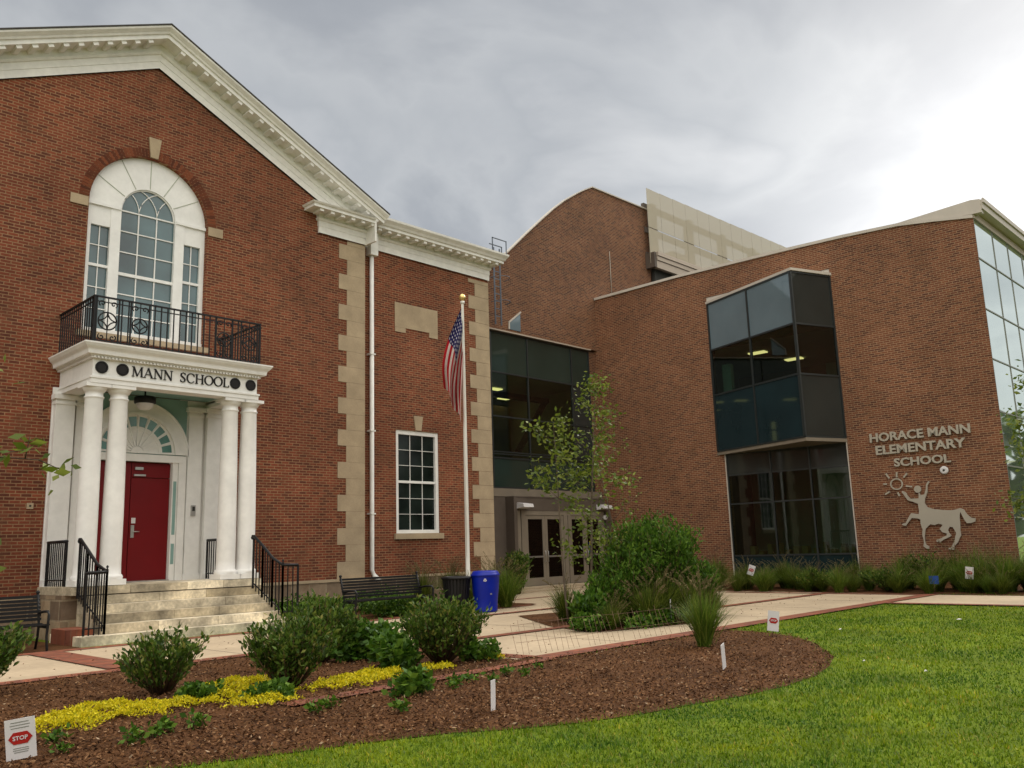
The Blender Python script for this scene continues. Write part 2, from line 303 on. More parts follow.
# frame of the modern wall: t runs away from the near corner, n stands out towards the plaza
P0 = Vector((28.27, 7.41, 0)); WD = Vector((-0.04763, 0.99887, 0)); WN = Vector((-0.99887, -0.04763, 0))
def tw(t, n, z): p = P0 + WD * t + WN * n; return (p.x, p.y, z)
def frame2(a, b):                                          # frame along a wall from a to b: (s, out, z)
    a = Vector((*a, 0)); b = Vector((*b, 0)); d = (b - a).normalized(); nn = Vector((d.y, -d.x, 0)); L = (b - a).length
    def tf(s, o, z): p = a + d * s + nn * o; return (p.x, p.y, z)
    return tf, L

# ================================================================== GROUND
def sheet(name, poly, z, m, **tags):
    mb = MB(); mb.add([(x, y, z) for x, y in poly], [tuple(range(len(poly)))]); return build(name, mb, m, None, **tags)
def rectp(x0, x1, y0, y1): return [(x0, y0), (x1, y0), (x1, y1), (x0, y1)]
mbg = MB(); mbg.add([(-400, -400, 0), (400, -400, 0), (400, 400, 0), (-400, 400, 0)], [(0, 1, 2, 3)]); build('lawn', mbg, 'lawn', kind='structure')
MULCH = [(-6, 12.2), (8.55, 12.2), (8.85, 8.38), (8.85, 8.06), (13.25, 8.02), (13.3, 7.6), (12.95, 6.75), (12.3, 6.05), (11.5, 5.5), (10.9, 5.1), (10.1, 4.78), (9.3, 4.56), (8.5, 4.5), (7.8, 4.55), (7.2, 4.68), (6.5, 4.8),
         (5.9, 4.98), (5.3, 5.3), (4.9, 5.6), (4.3, 5.85), (3.8, 6.02), (3.1, 6.27), (2.3, 6.6), (1.0, 7.0), (-6, 9.0)]
def inpoly(x, y, poly):
    c = np.zeros(len(x), bool); n = len(poly)
    for i in range(n):
        x0, y0 = poly[i]; x1, y1 = poly[(i + 1) % n]
        k = ((y0 > y) != (y1 > y)) & (x < (x1 - x0) * (y - y0) / (y1 - y0 + 1e-12) + x0); c ^= k
    return c
def polydist(x, y, poly):
    d = np.full(len(x), 1e9); n = len(poly)
    for i in range(n):
        a = np.array(poly[i]); b = np.array(poly[(i + 1) % n]); ab = b - a
        t = np.clip(((x - a[0]) * ab[0] + (y - a[1]) * ab[1]) / (ab @ ab), 0, 1)
        d = np.minimum(d, np.hypot(x - a[0] - t * ab[0], y - a[1] - t * ab[1]))
    return d
sheet('mulch_bed', MULCH, 0.008, 'mulch', kind='structure')
sheet('paving', rectp(-9, 8.6, 12.5, 16.0), 0.016, 'concrete', kind='structure')
sheet('plaza', [(8.6, 8.38), (23.3, 8.38), (24.3, 21.5), (27.5, 21.5), (22.3, 23), (17.2, 21.5), (17.2, 16.0), (8.6, 16.0)], 0.012, 'concrete', kind='structure')
sheet('side_path', rectp(20.1, 23.2, -40, 8.0), 0.012, 'concrete', kind='structure')
MIDBED = [(12.45, 11.3), (11.9, 9.95), (12.15, 9.62), (13.9, 9.2), (15.2, 9.3), (17.0, 10.9), (16.2, 13.2), (14.0, 13.6)]
sheet('planting_island', MIDBED, 0.024, 'mulch', kind='structure')
sheet('foundation_bed', [(-9, 16.0), (5.85, 16.0), (5.85, 19.5), (-9, 19.5)], 0.02, 'mulch', kind='structure')
sheet('foundation_bed', [(10.35, 16.0), (17.2, 16.0), (17.2, 19.8), (10.35, 19.8)], 0.028, 'mulch', kind='structure')
sheet('wall_bed', [(23.32, 4.5), (28.3, 4.5), (27.9, 17.5), (24.4, 17.5), (24.0, 17.3), (23.3, 8.4)], 0.018, 'mulch', kind='structure')
BANDS = [('paver', rectp(-9, 8.6, 12.2, 12.5)), ('paver', [(8.85, 8.02), (23.3, 8.02), (23.3, 8.38), (8.85, 8.38)]), ('paver', [(4.8, 7.72), (8.85, 7.9), (8.85, 8.12), (4.8, 7.98)]),
         ('paver_y', rectp(4.9, 5.4, 12.5, 15.72)), ('paver_y', [(8.3, 12.2), (8.6, 12.2), (8.98, 8.38), (8.68, 8.38)]), ('paver', rectp(-9, 16.9, 15.72, 16.02)),
         ('paver', rectp(8.6, 23.3, 10.75, 11.0)), ('paver', rectp(8.6, 23.6, 14.3, 14.5)), ('paver', rectp(17.2, 24.1, 17.9, 18.1)), ('paver_y', rectp(22.95, 23.2, 8.38, 13.9)), ('paver_y', rectp(19.85, 20.1, -40, 8.02))]
for k, (m, p) in enumerate(BANDS): sheet('brick_band', p, 0.02 + 0.004 * (k % 4), m, kind='structure')
# expansion joints of the concrete
mj = MB()
for x in (6.9, 3.2): mj.box(x, x + 0.012, 12.5, 15.72, 0.0165, 0.0175)
for x in (11.0, 13.4, 15.8, 18.2, 20.6): mj.box(x, x + 0.012, 8.38, 10.75, 0.0125, 0.0137)
for x in (12.2, 15.6, 18.8, 21.6): mj.box(x, x + 0.012, 11.0, 14.3, 0.0125, 0.0137)
build('paving_joints', mj, 'inner_dark', kind='structure')
sb = MB(); sb.box(20.6, 27.4, 20.3, 21.5, 0.0, 0.07); sb.box(21.2, 27.4, 20.75, 21.5, 0.07, 0.14); build('entrance_landing', sb, 'concrete', kind='structure')

# ================================================================== OLD SCHOOL
XC = 8.09
old = thing('school_building', 'old red brick school with white pedimented gable, stone quoins and columned portico', 'building', (XC, 19.5, 0))
YG, YW = 19.5, 19.8
XL, XR, XW = XC - 6.14, XC + 6.14, 19.42
def rz(x): return 13.2 - 0.475 * abs(x - XC)
# front wall with openings: arched window, portico doorway
def arcpts(cx_, cz, r, a0, a1, n): return [(cx_ + r * math.cos(R(a0 + (a1 - a0) * i / n)), cz + r * math.sin(R(a0 + (a1 - a0) * i / n))) for i in range(n + 1)]
wl = MB()
WX0, WX1, WZ0, WZS = 6.69, 9.49, 6.42, 9.45
def wallq(mb, y, pts): mb.add([(x, y, z) for x, z in pts], [tuple(range(len(pts)))])
arc = arcpts(XC, WZS, 1.40, 180, 0, 28)
wallq(wl, YG, [(XL, 0.82), (WX0, 0.82), (WX0, WZ0), (WX0, WZS), (XL, WZS)])
wallq(wl, YG, [(WX1, 0.82), (XR, 0.82), (XR, WZS), (WX1, WZS)])
wallq(wl, YG, [(WX0, 0.82), (7.05, 0.82), (7.05, 3.72), (WX0, 3.72)]); wallq(wl, YG, [(8.95, 0.82), (WX1, 0.82), (WX1, 3.72), (8.95, 3.72)]); wallq(wl, YG, [(WX0, 3.72), (WX1, 3.72), (WX1, WZ0), (WX0, WZ0)])
for i in range(28):
    (a, b), (c, d) = arc[i], arc[i + 1]
    wallq(wl, YG, [(a, b), (c, d), (c, rz(c)), (a, rz(a))])
wallq(wl, YG, [(XL, WZS), (WX0, WZS), (WX0, rz(WX0)), (XL, rz(XL))]); wallq(wl, YG, [(WX1, WZS), (XR, WZS), (XR, rz(XR)), (WX1, rz(WX1))])
build('wall', wl, 'brick_old', old)
m = MB(); m.box(XR - 0.02, XR, YG + 0.01, YW, 0.82, 10.2); build('wall_return', m, 'brick_old', old)
# reveal of the arched window
m = MB()
for i in range(28):
    (a, b), (c, d) = arc[i], arc[i + 1]; m.add([(a, YG, b), (c, YG, d), (c, YG + 0.3, d), (a, YG + 0.3, b)], [(0, 1, 2, 3)])
m.add([(WX0, YG, WZ0), (WX0, YG, WZS), (WX0, YG + 0.3, WZS), (WX0, YG + 0.3, WZ0)], [(0, 1, 2, 3)]); m.add([(WX1, YG, WZ0), (WX1, YG, WZS), (WX1, YG + 0.3, WZS), (WX1, YG + 0.3, WZ0)], [(0, 1, 2, 3)])
build('window_reveal', m, 'brick_old', old, fix=False)
# right wing, with a window hole
WWX0, WWX1, WWZ0, WWZ1 = 15.56, 17.18, 1.98, 4.95
m = MB()
for x0, x1, z0, z1 in ((XR, WWX0, 0.82, 10.3), (WWX1, XW, 0.82, 10.3), (WWX0, WWX1, 0.82, WWZ0), (WWX0, WWX1, WWZ1, 10.3)): wallq(m, YW, [(x0, z0), (x1, z0), (x1, z1), (x0, z1)])
m.add([(XW, YW, 0.82), (XW, 36, 0.82), (XW, 36, 10.3), (XW, YW, 10.3)], [(0, 1, 2, 3)])
for a, b in (((WWX0, WWZ0), (WWX0, WWZ1)), ((WWX1, WWZ0), (WWX1, WWZ1)), ((WWX0, WWZ1), (WWX1, WWZ1))):
    m.add([(a[0], YW, a[1]), (b[0], YW, b[1]), (b[0], YW + 0.2, b[1]), (a[0], YW + 0.2, a[1])], [(0, 1, 2, 3)])
build('wing_wall', m, 'brick_old', old, fix=False)
m = MB(); m.add([(XL, YW, 0), (-3.2, YW, 0), (-3.2, YW, 10.3), (XL, YW, 10.3)], [(0, 1, 2, 3)]); m.add([(-3.2, YW, 0), (-3.2, 36, 0), (-3.2, 36, 10.3), (-3.2, YW, 10.3)], [(0, 1, 2, 3)])
m.add([(-3.2, 36, 0), (XW, 36, 0), (XW, 36, 10.3), (-3.2, 36, 10.3)], [(0, 1, 2, 3)]); build('rear_wall', m, 'brick_old', old, fix=False)
# stone base
m = MB(); m.box(XL - 0.06, 6.1, YG - 0.06, YG + 0.2, 0, 0.75); m.box(10.05, XR + 0.06, YG - 0.06, YG + 0.2, 0, 0.75); m.box(XR + 0.06, XW + 0.06, YW - 0.06, YW + 0.2, 0, 0.75); m.box(XW - 0.1, XW + 0.06, YW + 0.2, 30, 0, 0.75)
m.box(6.1, 10.05, 17.9, YG - 0.07, 0, 0.84)
build('stone_base', m, 'stone_rubble', old)
m = MB(); m.box(XL - 0.09, 6.08, YG - 0.09, YG + 0.2, 0.752, 0.82); build('water_table', m, 'limestone', old)
m = MB(); m.box(10.07, XR + 0.09, YG - 0.09, YG + 0.2, 0.752, 0.82); build('water_table', m, 'limestone', old)
m = MB(); m.box(XR + 0.092, XW + 0.09, YW - 0.09, YW + 0.2, 0.752, 0.82); build('water_table', m, 'limestone', old)
# quoins as long and short blocks
m = MB(); q2 = MB(); q3 = MB(); z = 0.82; k = 0
while z < 10.1:
    z1 = min(z + 0.437, 10.12); w = 0.87 if k % 2 == 0 else 0.60
    m.box(XR - w, XR + 0.012, YG - 0.015, YG + 0.06, z + 0.002, z1 - 0.002); q2.box(XL - 0.012, XL + w, YG - 0.015, YG + 0.06, z + 0.004, z1 - 0.004)
    q3.box(XW - (0.88 if k % 2 else 0.60), XW + 0.015, YW - 0.015, YW + (0.5 if k % 2 else 0.8), z + 0.004, z1 - 0.004)
    z = z1; k += 1
build('quoins', m, 'limestone', old); build('quoins', q2, 'limestone', old); build('quoins', q3, 'limestone', old)
# raking cornice
PROF = [(0, 0.06), (0.17, 0.06), (0.17, 0.075), (0.32, 0.075), (0.33, 0.11), (0.38, 0.14), (0.40, 0.10), (0.54, 0.12), (0.54, 0.50), (0.63, 0.50), (0.64, 0.54), (0.68, 0.56), (0.75, 0.64), (0.79, 0.65), (0.79, 0.0)]
def sweep_xz(mb, path, prof, y):
    n = len(path); ring = []
    for i, (x, z) in enumerate(path):
        dirs = []
        if i > 0: dx, dz = x - path[i - 1][0], z - path[i - 1][1]; l = math.hypot(dx, dz); dirs.append((-dz / l, dx / l))
        if i < n - 1: dx, dz = path[i + 1][0] - x, path[i + 1][1] - z; l = math.hypot(dx, dz); dirs.append((-dz / l, dx / l))
        nx, nz = sum(d[0] for d in dirs) / len(dirs), sum(d[1] for d in dirs) / len(dirs); q = nx * nx + nz * nz; nx /= q; nz /= q
        ring.append([(x + nx * d, y - p, z + nz * d) for d, p in prof])
    k = len(prof); vs = [v for r in ring for v in r]
    fs = [(i * k + j, i * k + (j + 1) % k, (i + 1) * k + (j + 1) % k, (i + 1) * k + j) for i in range(n - 1) for j in range(k)]
    mb.add(vs, fs + [tuple(range(k)), tuple(range((n - 1) * k, n * k))])
ex = 6.22
m = MB(); sweep_xz(m, [(XC - ex, rz(XC - ex)), (XC, rz(XC)), (XC + ex, rz(XC + ex))], PROF, YG); build('raking_cornice', m, 'white', old)
m = MB(); ca, sa = math.cos(math.atan(0.475)), math.sin(math.atan(0.475))
for sg in (-1, 1):
    s_ = 0.2; m = MB()
    while s_ < 6.75:
        x = XC + sg * s_ * ca; zz = rz(x); tx, tz = sg * ca, -sa; nx, nz = sg * sa, ca
        pts = [(x + tx * a + nx * b, zz + tz * a + nz * b) for a, b in ((-0.06, 0.465), (0.06, 0.465), (0.06, 0.545), (-0.06, 0.545))]
        m.prism(pts, lambda px, pz: (px, YG - 0.115, pz), lambda px, pz: (px, YG - 0.47, pz))
        s_ += 0.34
    build('modillions', m, 'white', old)
# level cornices: gable returns and wing
def level_prof(z0, cyma=True):
    p = [(0, 0.06), (0.19, 0.06), (0.19, 0.075), (0.34, 0.075), (0.35, 0.11), (0.40, 0.14), (0.42, 0.10), (0.53, 0.12), (0.53, 0.50), (0.61, 0.50), (0.62, 0.54)]
    p += [(0.68, 0.58), (0.76, 0.66), (0.82, 0.67), (0.84, 0.0)] if cyma else [(0.66, 0.57), (0.70, 0.0)]
    return p
def level(mb, x0, x1, y, z0, prof, e0=False, e1=False):
    k = len(prof); a = [(x0 - (p if e0 else 0), y - p, z0 + d) for d, p in prof]; b = [(x1 + (p * 0.6 if e1 else 0), y - p, z0 + d) for d, p in prof]
    vs = a + b; fs = [(j, (j + 1) % k, k + (j + 1) % k, k + j) for j in range(k)] + [tuple(range(k)), tuple(range(k, 2 * k))]
    if e1:
        c = [(x1 + p * 0.6, 36, z0 + d) for d, p in prof]; vs += c; fs += [(k + j, k + (j + 1) % k, 2 * k + (j + 1) % k, 2 * k + j) for j in range(k)]
    if e0:
        c = [(x0 - p, y, z0 + d) for d, p in prof]; b0 = len(vs); vs += c; fs += [(j, (j + 1) % k, b0 + (j + 1) % k, b0 + j) for j in range(k)]
    mb.add(vs, fs)
m = MB(); level(m, 12.73, XR, YG, 10.13, level_prof(0, False), e0=True, e1=False)
m2 = MB(); level(m2, XL, XC - (12.73 - XC), YG, 10.13, level_prof(0, False)); build('cornice_return', m2, 'white', old); m.box(XR, XR + 0.06, YG - 0.5, YW, 10.13, 10.82)
x = 12.5
while x < XR + 0.3: m.box(x - 0.06, x + 0.06, YG - 0.46, YG - 0.115, 10.585, 10.662); x += 0.34
build('cornice_return', m, 'white', old)
m = MB(); level(m, XR + 0.06, XW, YW, 10.2, level_prof(0), e1=True)
x = XR + 0.45
while x < XW + 0.2: m.box(x - 0.06, x + 0.06, YW - 0.46, YW - 0.115, 10.655, 10.732); x += 0.34
y = YW + 0.2
while y < 30: m.box(XW + 0.07, XW + 0.28, y - 0.075, y + 0.075, 10.655, 10.732); y += 0.34
build('wing_cornice', m, 'white', old)
# roofs
m = MB()
for sg in (-1, 1):
    a = (XC, 14.115); b = (XC + sg * 6.56, 14.115 - 0.475 * 6.56)
    m.prism([a, b, (b[0], b[1] - 0.03), (a[0], a[1] - 0.03)], lambda px, pz: (px, YG - 0.67, pz), lambda px, pz: (px, 36, pz))
rf = build('roof', m, 'slate', old)
m = MB(); m.add([(XR, YW - 0.6, 11.03), (XW + 0.35, YW - 0.6, 11.03), (XW + 0.35, 36, 11.03), (XR, 36, 11.03), (XR, 27.5, 12.6), (XW - 5, 27.5, 12.6)], [(0, 1, 5, 4), (1, 2, 5), (2, 3, 4, 5), (0, 4, 3)]); build('wing_roof', m, 'slate', old, fix=False)
# brick arch ring, keystone, imposts
m = MB(); n_ = 66
for i in range(n_):
    a0, a1 = R(180 * (i + 0.10) / n_), R(180 * (i + 0.90) / n_)
    for r0, r1 in ((1.412, 1.62),):
        m.prism([(r0, a0), (r1, a0), (r1, a1), (r0, a1)], lambda r, a: (XC + r * math.cos(a), YG + 0.02, WZS + r * math.sin(a)), lambda r, a: (XC + r * math.cos(a), YG - 0.006, WZS + r * math.sin(a)))
M_['arch_brick'] = island_mat('arch_brick', [(0, (0.08, 0.026, 0.014)), (0.5, (0.135, 0.040, 0.018)), (1, (0.20, 0.060, 0.026))], 0.85, 0.2)
build('brick_arch', m, 'arch_brick', old)
m = MB(); m.prism([(XC - 0.09, 10.86), (XC + 0.09, 10.86), (XC + 0.15, 11.36), (XC - 0.15, 11.36)], lambda a, b: (a, YG + 0.05, b), lambda a, b: (a, YG - 0.05, b))
build('keystone', m, 'limestone', old)
for sx in (-1, 1):
    m = MB(); xa = XC + sx * 1.42; m.box(min(xa, xa + sx * 0.38), max(xa, xa + sx * 0.38), YG - 0.03, YG + 0.05, 9.28, 9.5); build('impost_block', m, 'limestone', old)
# arched window
win = thing.__call__ and None
aw = MB(); Yf = YG + 0.12
g_h = 0.64
gar = arcpts(XC, WZS, g_h, 180, 0, 28)
for i in range(28):                                        # white tympanum between the glass arc and the brick arc
    a, b = arc[i], arc[i + 1]; c, d = gar[i], gar[i + 1]
    aw.prism([a, b, d, c], lambda px, pz: (px, Yf, pz), lambda px, pz: (px, Yf + 0.1, pz))
def fb(x0, x1, z0, z1, dy0=0.0, dy1=0.12): aw.box(x0, x1, Yf + dy0, Yf + dy1, z0, z1)
SL, SR = (6.80, 7.22), (8.96, 9.38)
fb(WX0, SL[0], WZ0, WZS); fb(SR[1], WX1, WZ0, WZS); fb(SL[0], SL[1], 8.95, WZS); fb(SR[0], SR[1], 8.95, WZS)
fb(SL[1], XC - g_h, WZ0, WZS, -0.02); fb(XC + g_h, SR[0], WZ0, WZS, -0.02)
fb(WX0, XC - g_h - 0.02, WZS - 0.04, WZS + 0.03, -0.05, 0.0); fb(XC + g_h + 0.02, WX1, WZS - 0.04, WZS + 0.03, -0.05, 0.0)
fb(WX0, WX1, WZ0, WZ0 + 0.12, -0.04, 0.12)
pw = build('arched_window', aw, 'white_clean', old)
m = MB()
for a in (30, 60, 90, 120, 150):                           # joints of the tympanum boards
    ar = R(a); m.bar((XC + 0.67 * math.cos(ar), Yf - 0.003, WZS + 0.67 * math.sin(ar)), (XC + 1.38 * math.cos(ar), Yf - 0.003, WZS + 1.38 * math.sin(ar)), 0.018, 0.012, up=(0, 1, 0))
build('board_joint', m, 'inner_wall', pw)
gy_ = Yf + 0.07
def muntins(mb, x0, x1, z0, z1, cols, rows, y, w=0.028):
    for c in range(1, cols): x = x0 + (x1 - x0) * c / cols; mb.box(x - w / 2, x + w / 2, y - 0.03, y - 0.004, z0, z1)
    for r in range(1, rows): z = z0 + (z1 - z0) * r / rows; mb.box(x0, x1, y - 0.031, y - 0.005, z - w / 2, z + w / 2)
m = MB(); wallq(m, gy_, [(XC - g_h, WZ0)] + [(XC + g_h, WZ0)] + list(reversed(gar)))
for s0 in (SL, SR): wallq(m, gy_, [(s0[0], WZ0), (s0[1], WZ0), (s0[1], 8.95), (s0[0], 8.95)])
build('pane', m, 'old_glass', pw, fix=False)
m = MB(); muntins(m, XC - g_h, XC + g_h, WZ0 + 0.02, WZS, 3, 6, gy_, 0.024); m.box(XC - g_h, XC + g_h, gy_ - 0.05, gy_, 7.88, 7.95); m.box(XC - g_h, XC + g_h, gy_ - 0.035, gy_, WZS - 0.02, WZS + 0.01)
for s0 in (SL, SR):
    muntins(m, s0[0], s0[1], 8.02, 8.95, 2, 2, gy_, 0.02); muntins(m, s0[0], s0[1], WZ0 + 0.1, 7.99, 2, 3, gy_, 0.02); m.box(s0[0], s0[1], gy_ - 0.05, gy_, 7.98, 8.04)
for i in (-1, 1):                                          # interlaced tracery in the arch head
    x = XC + i * g_h / 3
    for sg in (-1, 1):
        rr = 0.62; pts = [(x + sg * rr * (1 - math.cos(t_)), gy_ - 0.02, WZS + rr * math.sin(t_)) for t_ in np.linspace(0, 1.25, 9)]
        pts = [p for p in pts if math.hypot(p[0] - XC, p[2] - WZS) < g_h]
        if len(pts) > 1: m.tube(pts, 0.012, 5)
m.tube([(x, gy_ - 0.02, z) for x, z in arcpts(XC, WZS, g_h - 0.015, 180, 0, 28)], 0.022, 5)
build('muntins', m, 'white_clean', pw)
m = MB(); m.box(WX0 - 0.1, WX1 + 0.1, YG - 0.1, YG + 0.16, WZ0 - 0.12, WZ0); build('sill', m, 'limestone', old)
# ground floor window of the wing
m = MB(); y0 = YW + 0.03
for x0, x1, z0, z1 in ((WWX0, WWX0 + 0.11, WWZ0, WWZ1), (WWX1 - 0.11, WWX1, WWZ0, WWZ1), (WWX0 + 0.11, WWX1 - 0.11, WWZ1 - 0.12, WWZ1), (WWX0 + 0.11, WWX1 - 0.11, WWZ0, WWZ0 + 0.1)): m.box(x0, x1, y0, y0 + 0.1, z0, z1)
m.box(WWX0 + 0.11, WWX1 - 0.11, y0 + 0.03, y0 + 0.09, 3.42, 3.49)
w2 = build('sash_window', m, 'white_clean', old)
m = MB(); muntins(m, WWX0 + 0.11, WWX1 - 0.11, WWZ0 + 0.1, 3.43, 3, 3, y0 + 0.085, 0.013); muntins(m, WWX0 + 0.11, WWX1 - 0.11, 3.48, WWZ1 - 0.12, 3, 3, y0 + 0.07, 0.013); build('muntins', m, 'white_clean', w2)
m = MB(); m.box(WWX0 + 0.1, WWX1 - 0.1, y0 + 0.085, y0 + 0.095, WWZ0 + 0.1, WWZ1 - 0.1); build('pane', m, 'old_glass_dark', w2)
m = MB(); m.box(WWX0 - 0.08, WWX1 + 0.1, YW - 0.08, YW + 0.12, 1.82, 1.98); build('sill', m, 'limestone', old)
m = MB(); m.prism([(16.28, 4.97), (16.50, 4.97), (16.56, 5.40), (16.22, 5.40)], lambda a, b: (a, YW + 0.05, b), lambda a, b: (a, YW - 0.03, b)); build('keystone', m, 'limestone', old)
# carved stone plaque with ears
m = MB(); m.box(15.54, 17.20, YW - 0.02, YW + 0.05, 8.02, 8.77); m.box(15.54, 15.94, YW - 0.02, YW + 0.05, 7.87, 8.017); m.box(16.86, 17.20, YW - 0.02, YW + 0.05, 7.87, 8.017); build('stone_plaque', m, 'limestone', old)
# downspout
m = MB(); dx_ = 14.62; m.tube([(dx_, YW - 0.12, 10.0), (dx_, YW - 0.12, 1.0), (dx_ + 0.05, YW - 0.16, 0.85), (dx_ + 0.12, YW - 0.3, 0.72)], 0.065, 10); m.box(dx_ - 0.13, dx_ + 0.13, YW - 0.26, YW - 0.03, 9.95, 10.75)
for z in (2.5, 4.8, 7.0): m.box(dx_ - 0.085, dx_ + 0.085, YW - 0.19, YW, z, z + 0.04)
build('downspout', m, 'white', old)

# ---- portico
E0, E1, YF = 6.33, 9.92, 17.68                          # entablature
m = MB()
def uring(mb, p, z0, z1):                                  # open ring of three sides, p = projection from the frieze face
    mb.box(E0 - p, E1 + p, YF - p, YF + 0.34, z0, z1); mb.box(E0 - p, E0 + 0.34, YF + 0.34, YG, z0, z1); mb.box(E1 - 0.34, E1 + p, YF + 0.34, YG, z0, z1)
uring(m, 0.0, 5.06, 5.43); uring(m, 0.03, 4.94, 5.06); uring(m, 0.05, 5.035, 5.075)
uring(m, 0.06, 5.43, 5.47); uring(m, 0.12, 5.502, 5.53)
k = len([0]); cor = [(0.08, 5.47), (0.09, 5.495), (0.15, 5.50), (0.16, 5.57), (0.17, 5.59), (0.22, 5.64), (0.25, 5.69)]
for (p0, z0), (p1, z1) in zip(cor[:-1], cor[1:]):          # sloping cyma bands
    m.add([(E0 - p0, YG, z0), (E0 - p0, YF - p0, z0), (E1 + p0, YF - p0, z0), (E1 + p0, YG, z0), (E0 - p1, YG, z1), (E0 - p1, YF - p1, z1), (E1 + p1, YF - p1, z1), (E1 + p1, YG, z1)],
          [(0, 1, 5, 4), (1, 2, 6, 5), (2, 3, 7, 6)])
m.box(E0 - 0.255, E1 + 0.255, YF - 0.255, YG, 5.69, 5.72)
m.box(E0 - 0.07, E1 + 0.07, YF - 0.07, YG, 5.472, 5.50)
x = E0 - 0.02
while x < E1 + 0.02: m.box(x, x + 0.035, YF - 0.10, YF - 0.055, 5.43, 5.47); x += 0.07
por = build('portico', m, 'white_clean', old, fix=False)
m = MB(); m.box(E0 + 0.34, E1 - 0.34, YF + 0.34, YG - 0.08, 5.10, 5.14); build('portico_ceiling', m, 'teal', por)
for cx in (6.47, 6.96, 9.40, 9.86):
    m = MB(); cyc = YF + 0.22
    m.box(cx - 0.235, cx + 0.235, cyc - 0.235, cyc + 0.235, 1.0, 1.11)
    m.lathe(cx, cyc, [(0.235, 1.11), (0.245, 1.15), (0.225, 1.19), (0.205, 1.21), (0.200, 1.4), (0.198, 2.4), (0.188, 3.4), (0.168, 4.64), (0.172, 4.65), (0.188, 4.665), (0.188, 4.69), (0.168, 4.70), (0.168, 4.78), (0.19, 4.79), (0.225, 4.85), (0.23, 4.87)], 28)
    m.box(cx - 0.24, cx + 0.24, cyc - 0.24, cyc + 0.24, 4.87, 4.938); build('column', m, 'white_clean', por)
# back of the portico: white panelling, pilasters, door surround
m = MB(); YB = YG - 0.05
DX0, DX1, DZ1 = 7.16, 8.84, 3.60
m.box(6.20, DX0 - 0.12, YB, YG - 0.004, 0.99, 5.1); m.box(DX1 + 0.12, 9.97, YB, YG - 0.004, 0.99, 5.1)
for x0, x1, p in ((6.22, 6.60, 0.16), (6.66, 6.80, 0.08), (9.16, 9.50, 0.08), (9.57, 9.95, 0.16)):
    m.box(x0, x1, YB - p, YB - 0.003, 1.12, 4.72); m.box(x0 - 0.03, x1 + 0.03, YB - p - 0.03, YB - 0.003, 0.99, 1.12)
    m.box(x0 - 0.02, x1 + 0.02, YB - p - 0.02, YB - 0.003, 4.72, 4.78); m.box(x0 - 0.05, x1 + 0.05, YB - p - 0.05, YB - 0.003, 4.83, 4.93); m.box(x0, x1, YB - p, YB - 0.003, 4.78, 4.83)
m.box(DX0 - 0.12, DX0, YB - 0.02, YG + 0.12, 0.99, 3.72); m.box(DX1, DX1 + 0.12, YB - 0.02, YG + 0.12, 0.99, 3.72); m.box(DX0 - 0.22, DX1 + 0.22, YB - 0.06, YG, 3.62, 3.78)
m.box(DX0 - 0.30, DX0 - 0.13, YB - 0.05, YB - 0.003, 0.99, 3.78); m.box(DX1 + 0.13, DX1 + 0.30, YB - 0.05, YB - 0.003, 0.99, 3.78)
surr = build('door_surround', m, 'white_clean', old)
FC, FZ = (DX0 + DX1) / 2, 3.80
m = MB(); m.box(6.82, 9.14, YB - 0.002, YG - 0.006, 3.785, 5.09); build('spandrel_panel', m, 'teal', old)
m = MB(); n_ = 30
def ring(mb, r0, r1, y0, y1, a0=0, a1=180, n=n_):
    for i in range(n):
        A, B = R(a0 + (a1 - a0) * i / n), R(a0 + (a1 - a0) * (i + 1) / n)
        mb.prism([(r0, A), (r1, A), (r1, B), (r0, B)], lambda r, a: (FC + r * math.cos(a), y0, FZ + r * math.sin(a)), lambda r, a: (FC + r * math.cos(a), y1, FZ + r * math.sin(a)))
ring(m, 0.92, 1.14, YB - 0.06, YB - 0.004); ring(m, 0.86, 0.92, YB - 0.09, YB - 0.004); ring(m, 1.14, 1.18, YB - 0.08, YB - 0.004); ring(m, 0.01, 0.86, YB - 0.012, YB - 0.004); ring(m, 0.50, 0.54, YB - 0.03, YB - 0.012); ring(m, 0.01, 0.14, YB - 0.05, YB - 0.012)
for a in range(0, 181, 18): m.bar((FC + 0.14 * math.cos(R(a)), YB - 0.03, FZ + 0.02 + 0.14 * math.sin(R(a))), (FC + 0.86 * math.cos(R(a)), YB - 0.03, FZ + 0.02 + 0.85 * math.sin(R(a))), 0.03, 0.03, up=(0, 1, 0))
fan = build('fanlight', m, 'white_clean', old)
m = MB()
for a in range(0, 180, 18):
    for i in range(4):
        A, B = R(a + 2.5 + 13 * i / 4), R(a + 2.5 + 13 * (i + 1) / 4)
        m.prism([(0.58, A), (0.80, A), (0.80, B), (0.58, B)], lambda r, q: (FC + r * math.cos(q), YB - 0.016, FZ + 0.02 + r * math.sin(q)), lambda r, q: (FC + r * math.cos(q), YB - 0.0125, FZ + 0.02 + r * math.sin(q)))
build('pane', m, 'teal_glass', fan)
m = MB(); m.box(DX0 + 0.01, 7.945, YG + 0.05, YG + 0.10, 1.02, DZ1); build('door', m, 'red_door', old)
m = MB(); m.box(7.96, DX1 - 0.01, YG + 0.045, YG + 0.10, 1.02, 3.26); m.box(7.96, DX1 - 0.01, YG + 0.05, YG + 0.10, 3.275, DZ1); dr = build('door', m, 'red_door', old)
m = MB(); m.box(7.99, 8.06, YG + 0.015, YG + 0.045, 1.95, 2.22); m.tube([(8.03, YG + 0.0, 2.08), (8.17, YG + 0.0, 2.08)], 0.012, 6); m.box(8.02, 8.045, YG - 0.0, YG + 0.02, 2.07, 2.095); build('handle', m, 'steel', dr)
m = MB(); m.box(8.0, 8.09, YG + 0.035, YG + 0.045, 2.26, 2.38); build('notice', m, 'sign_white', dr)
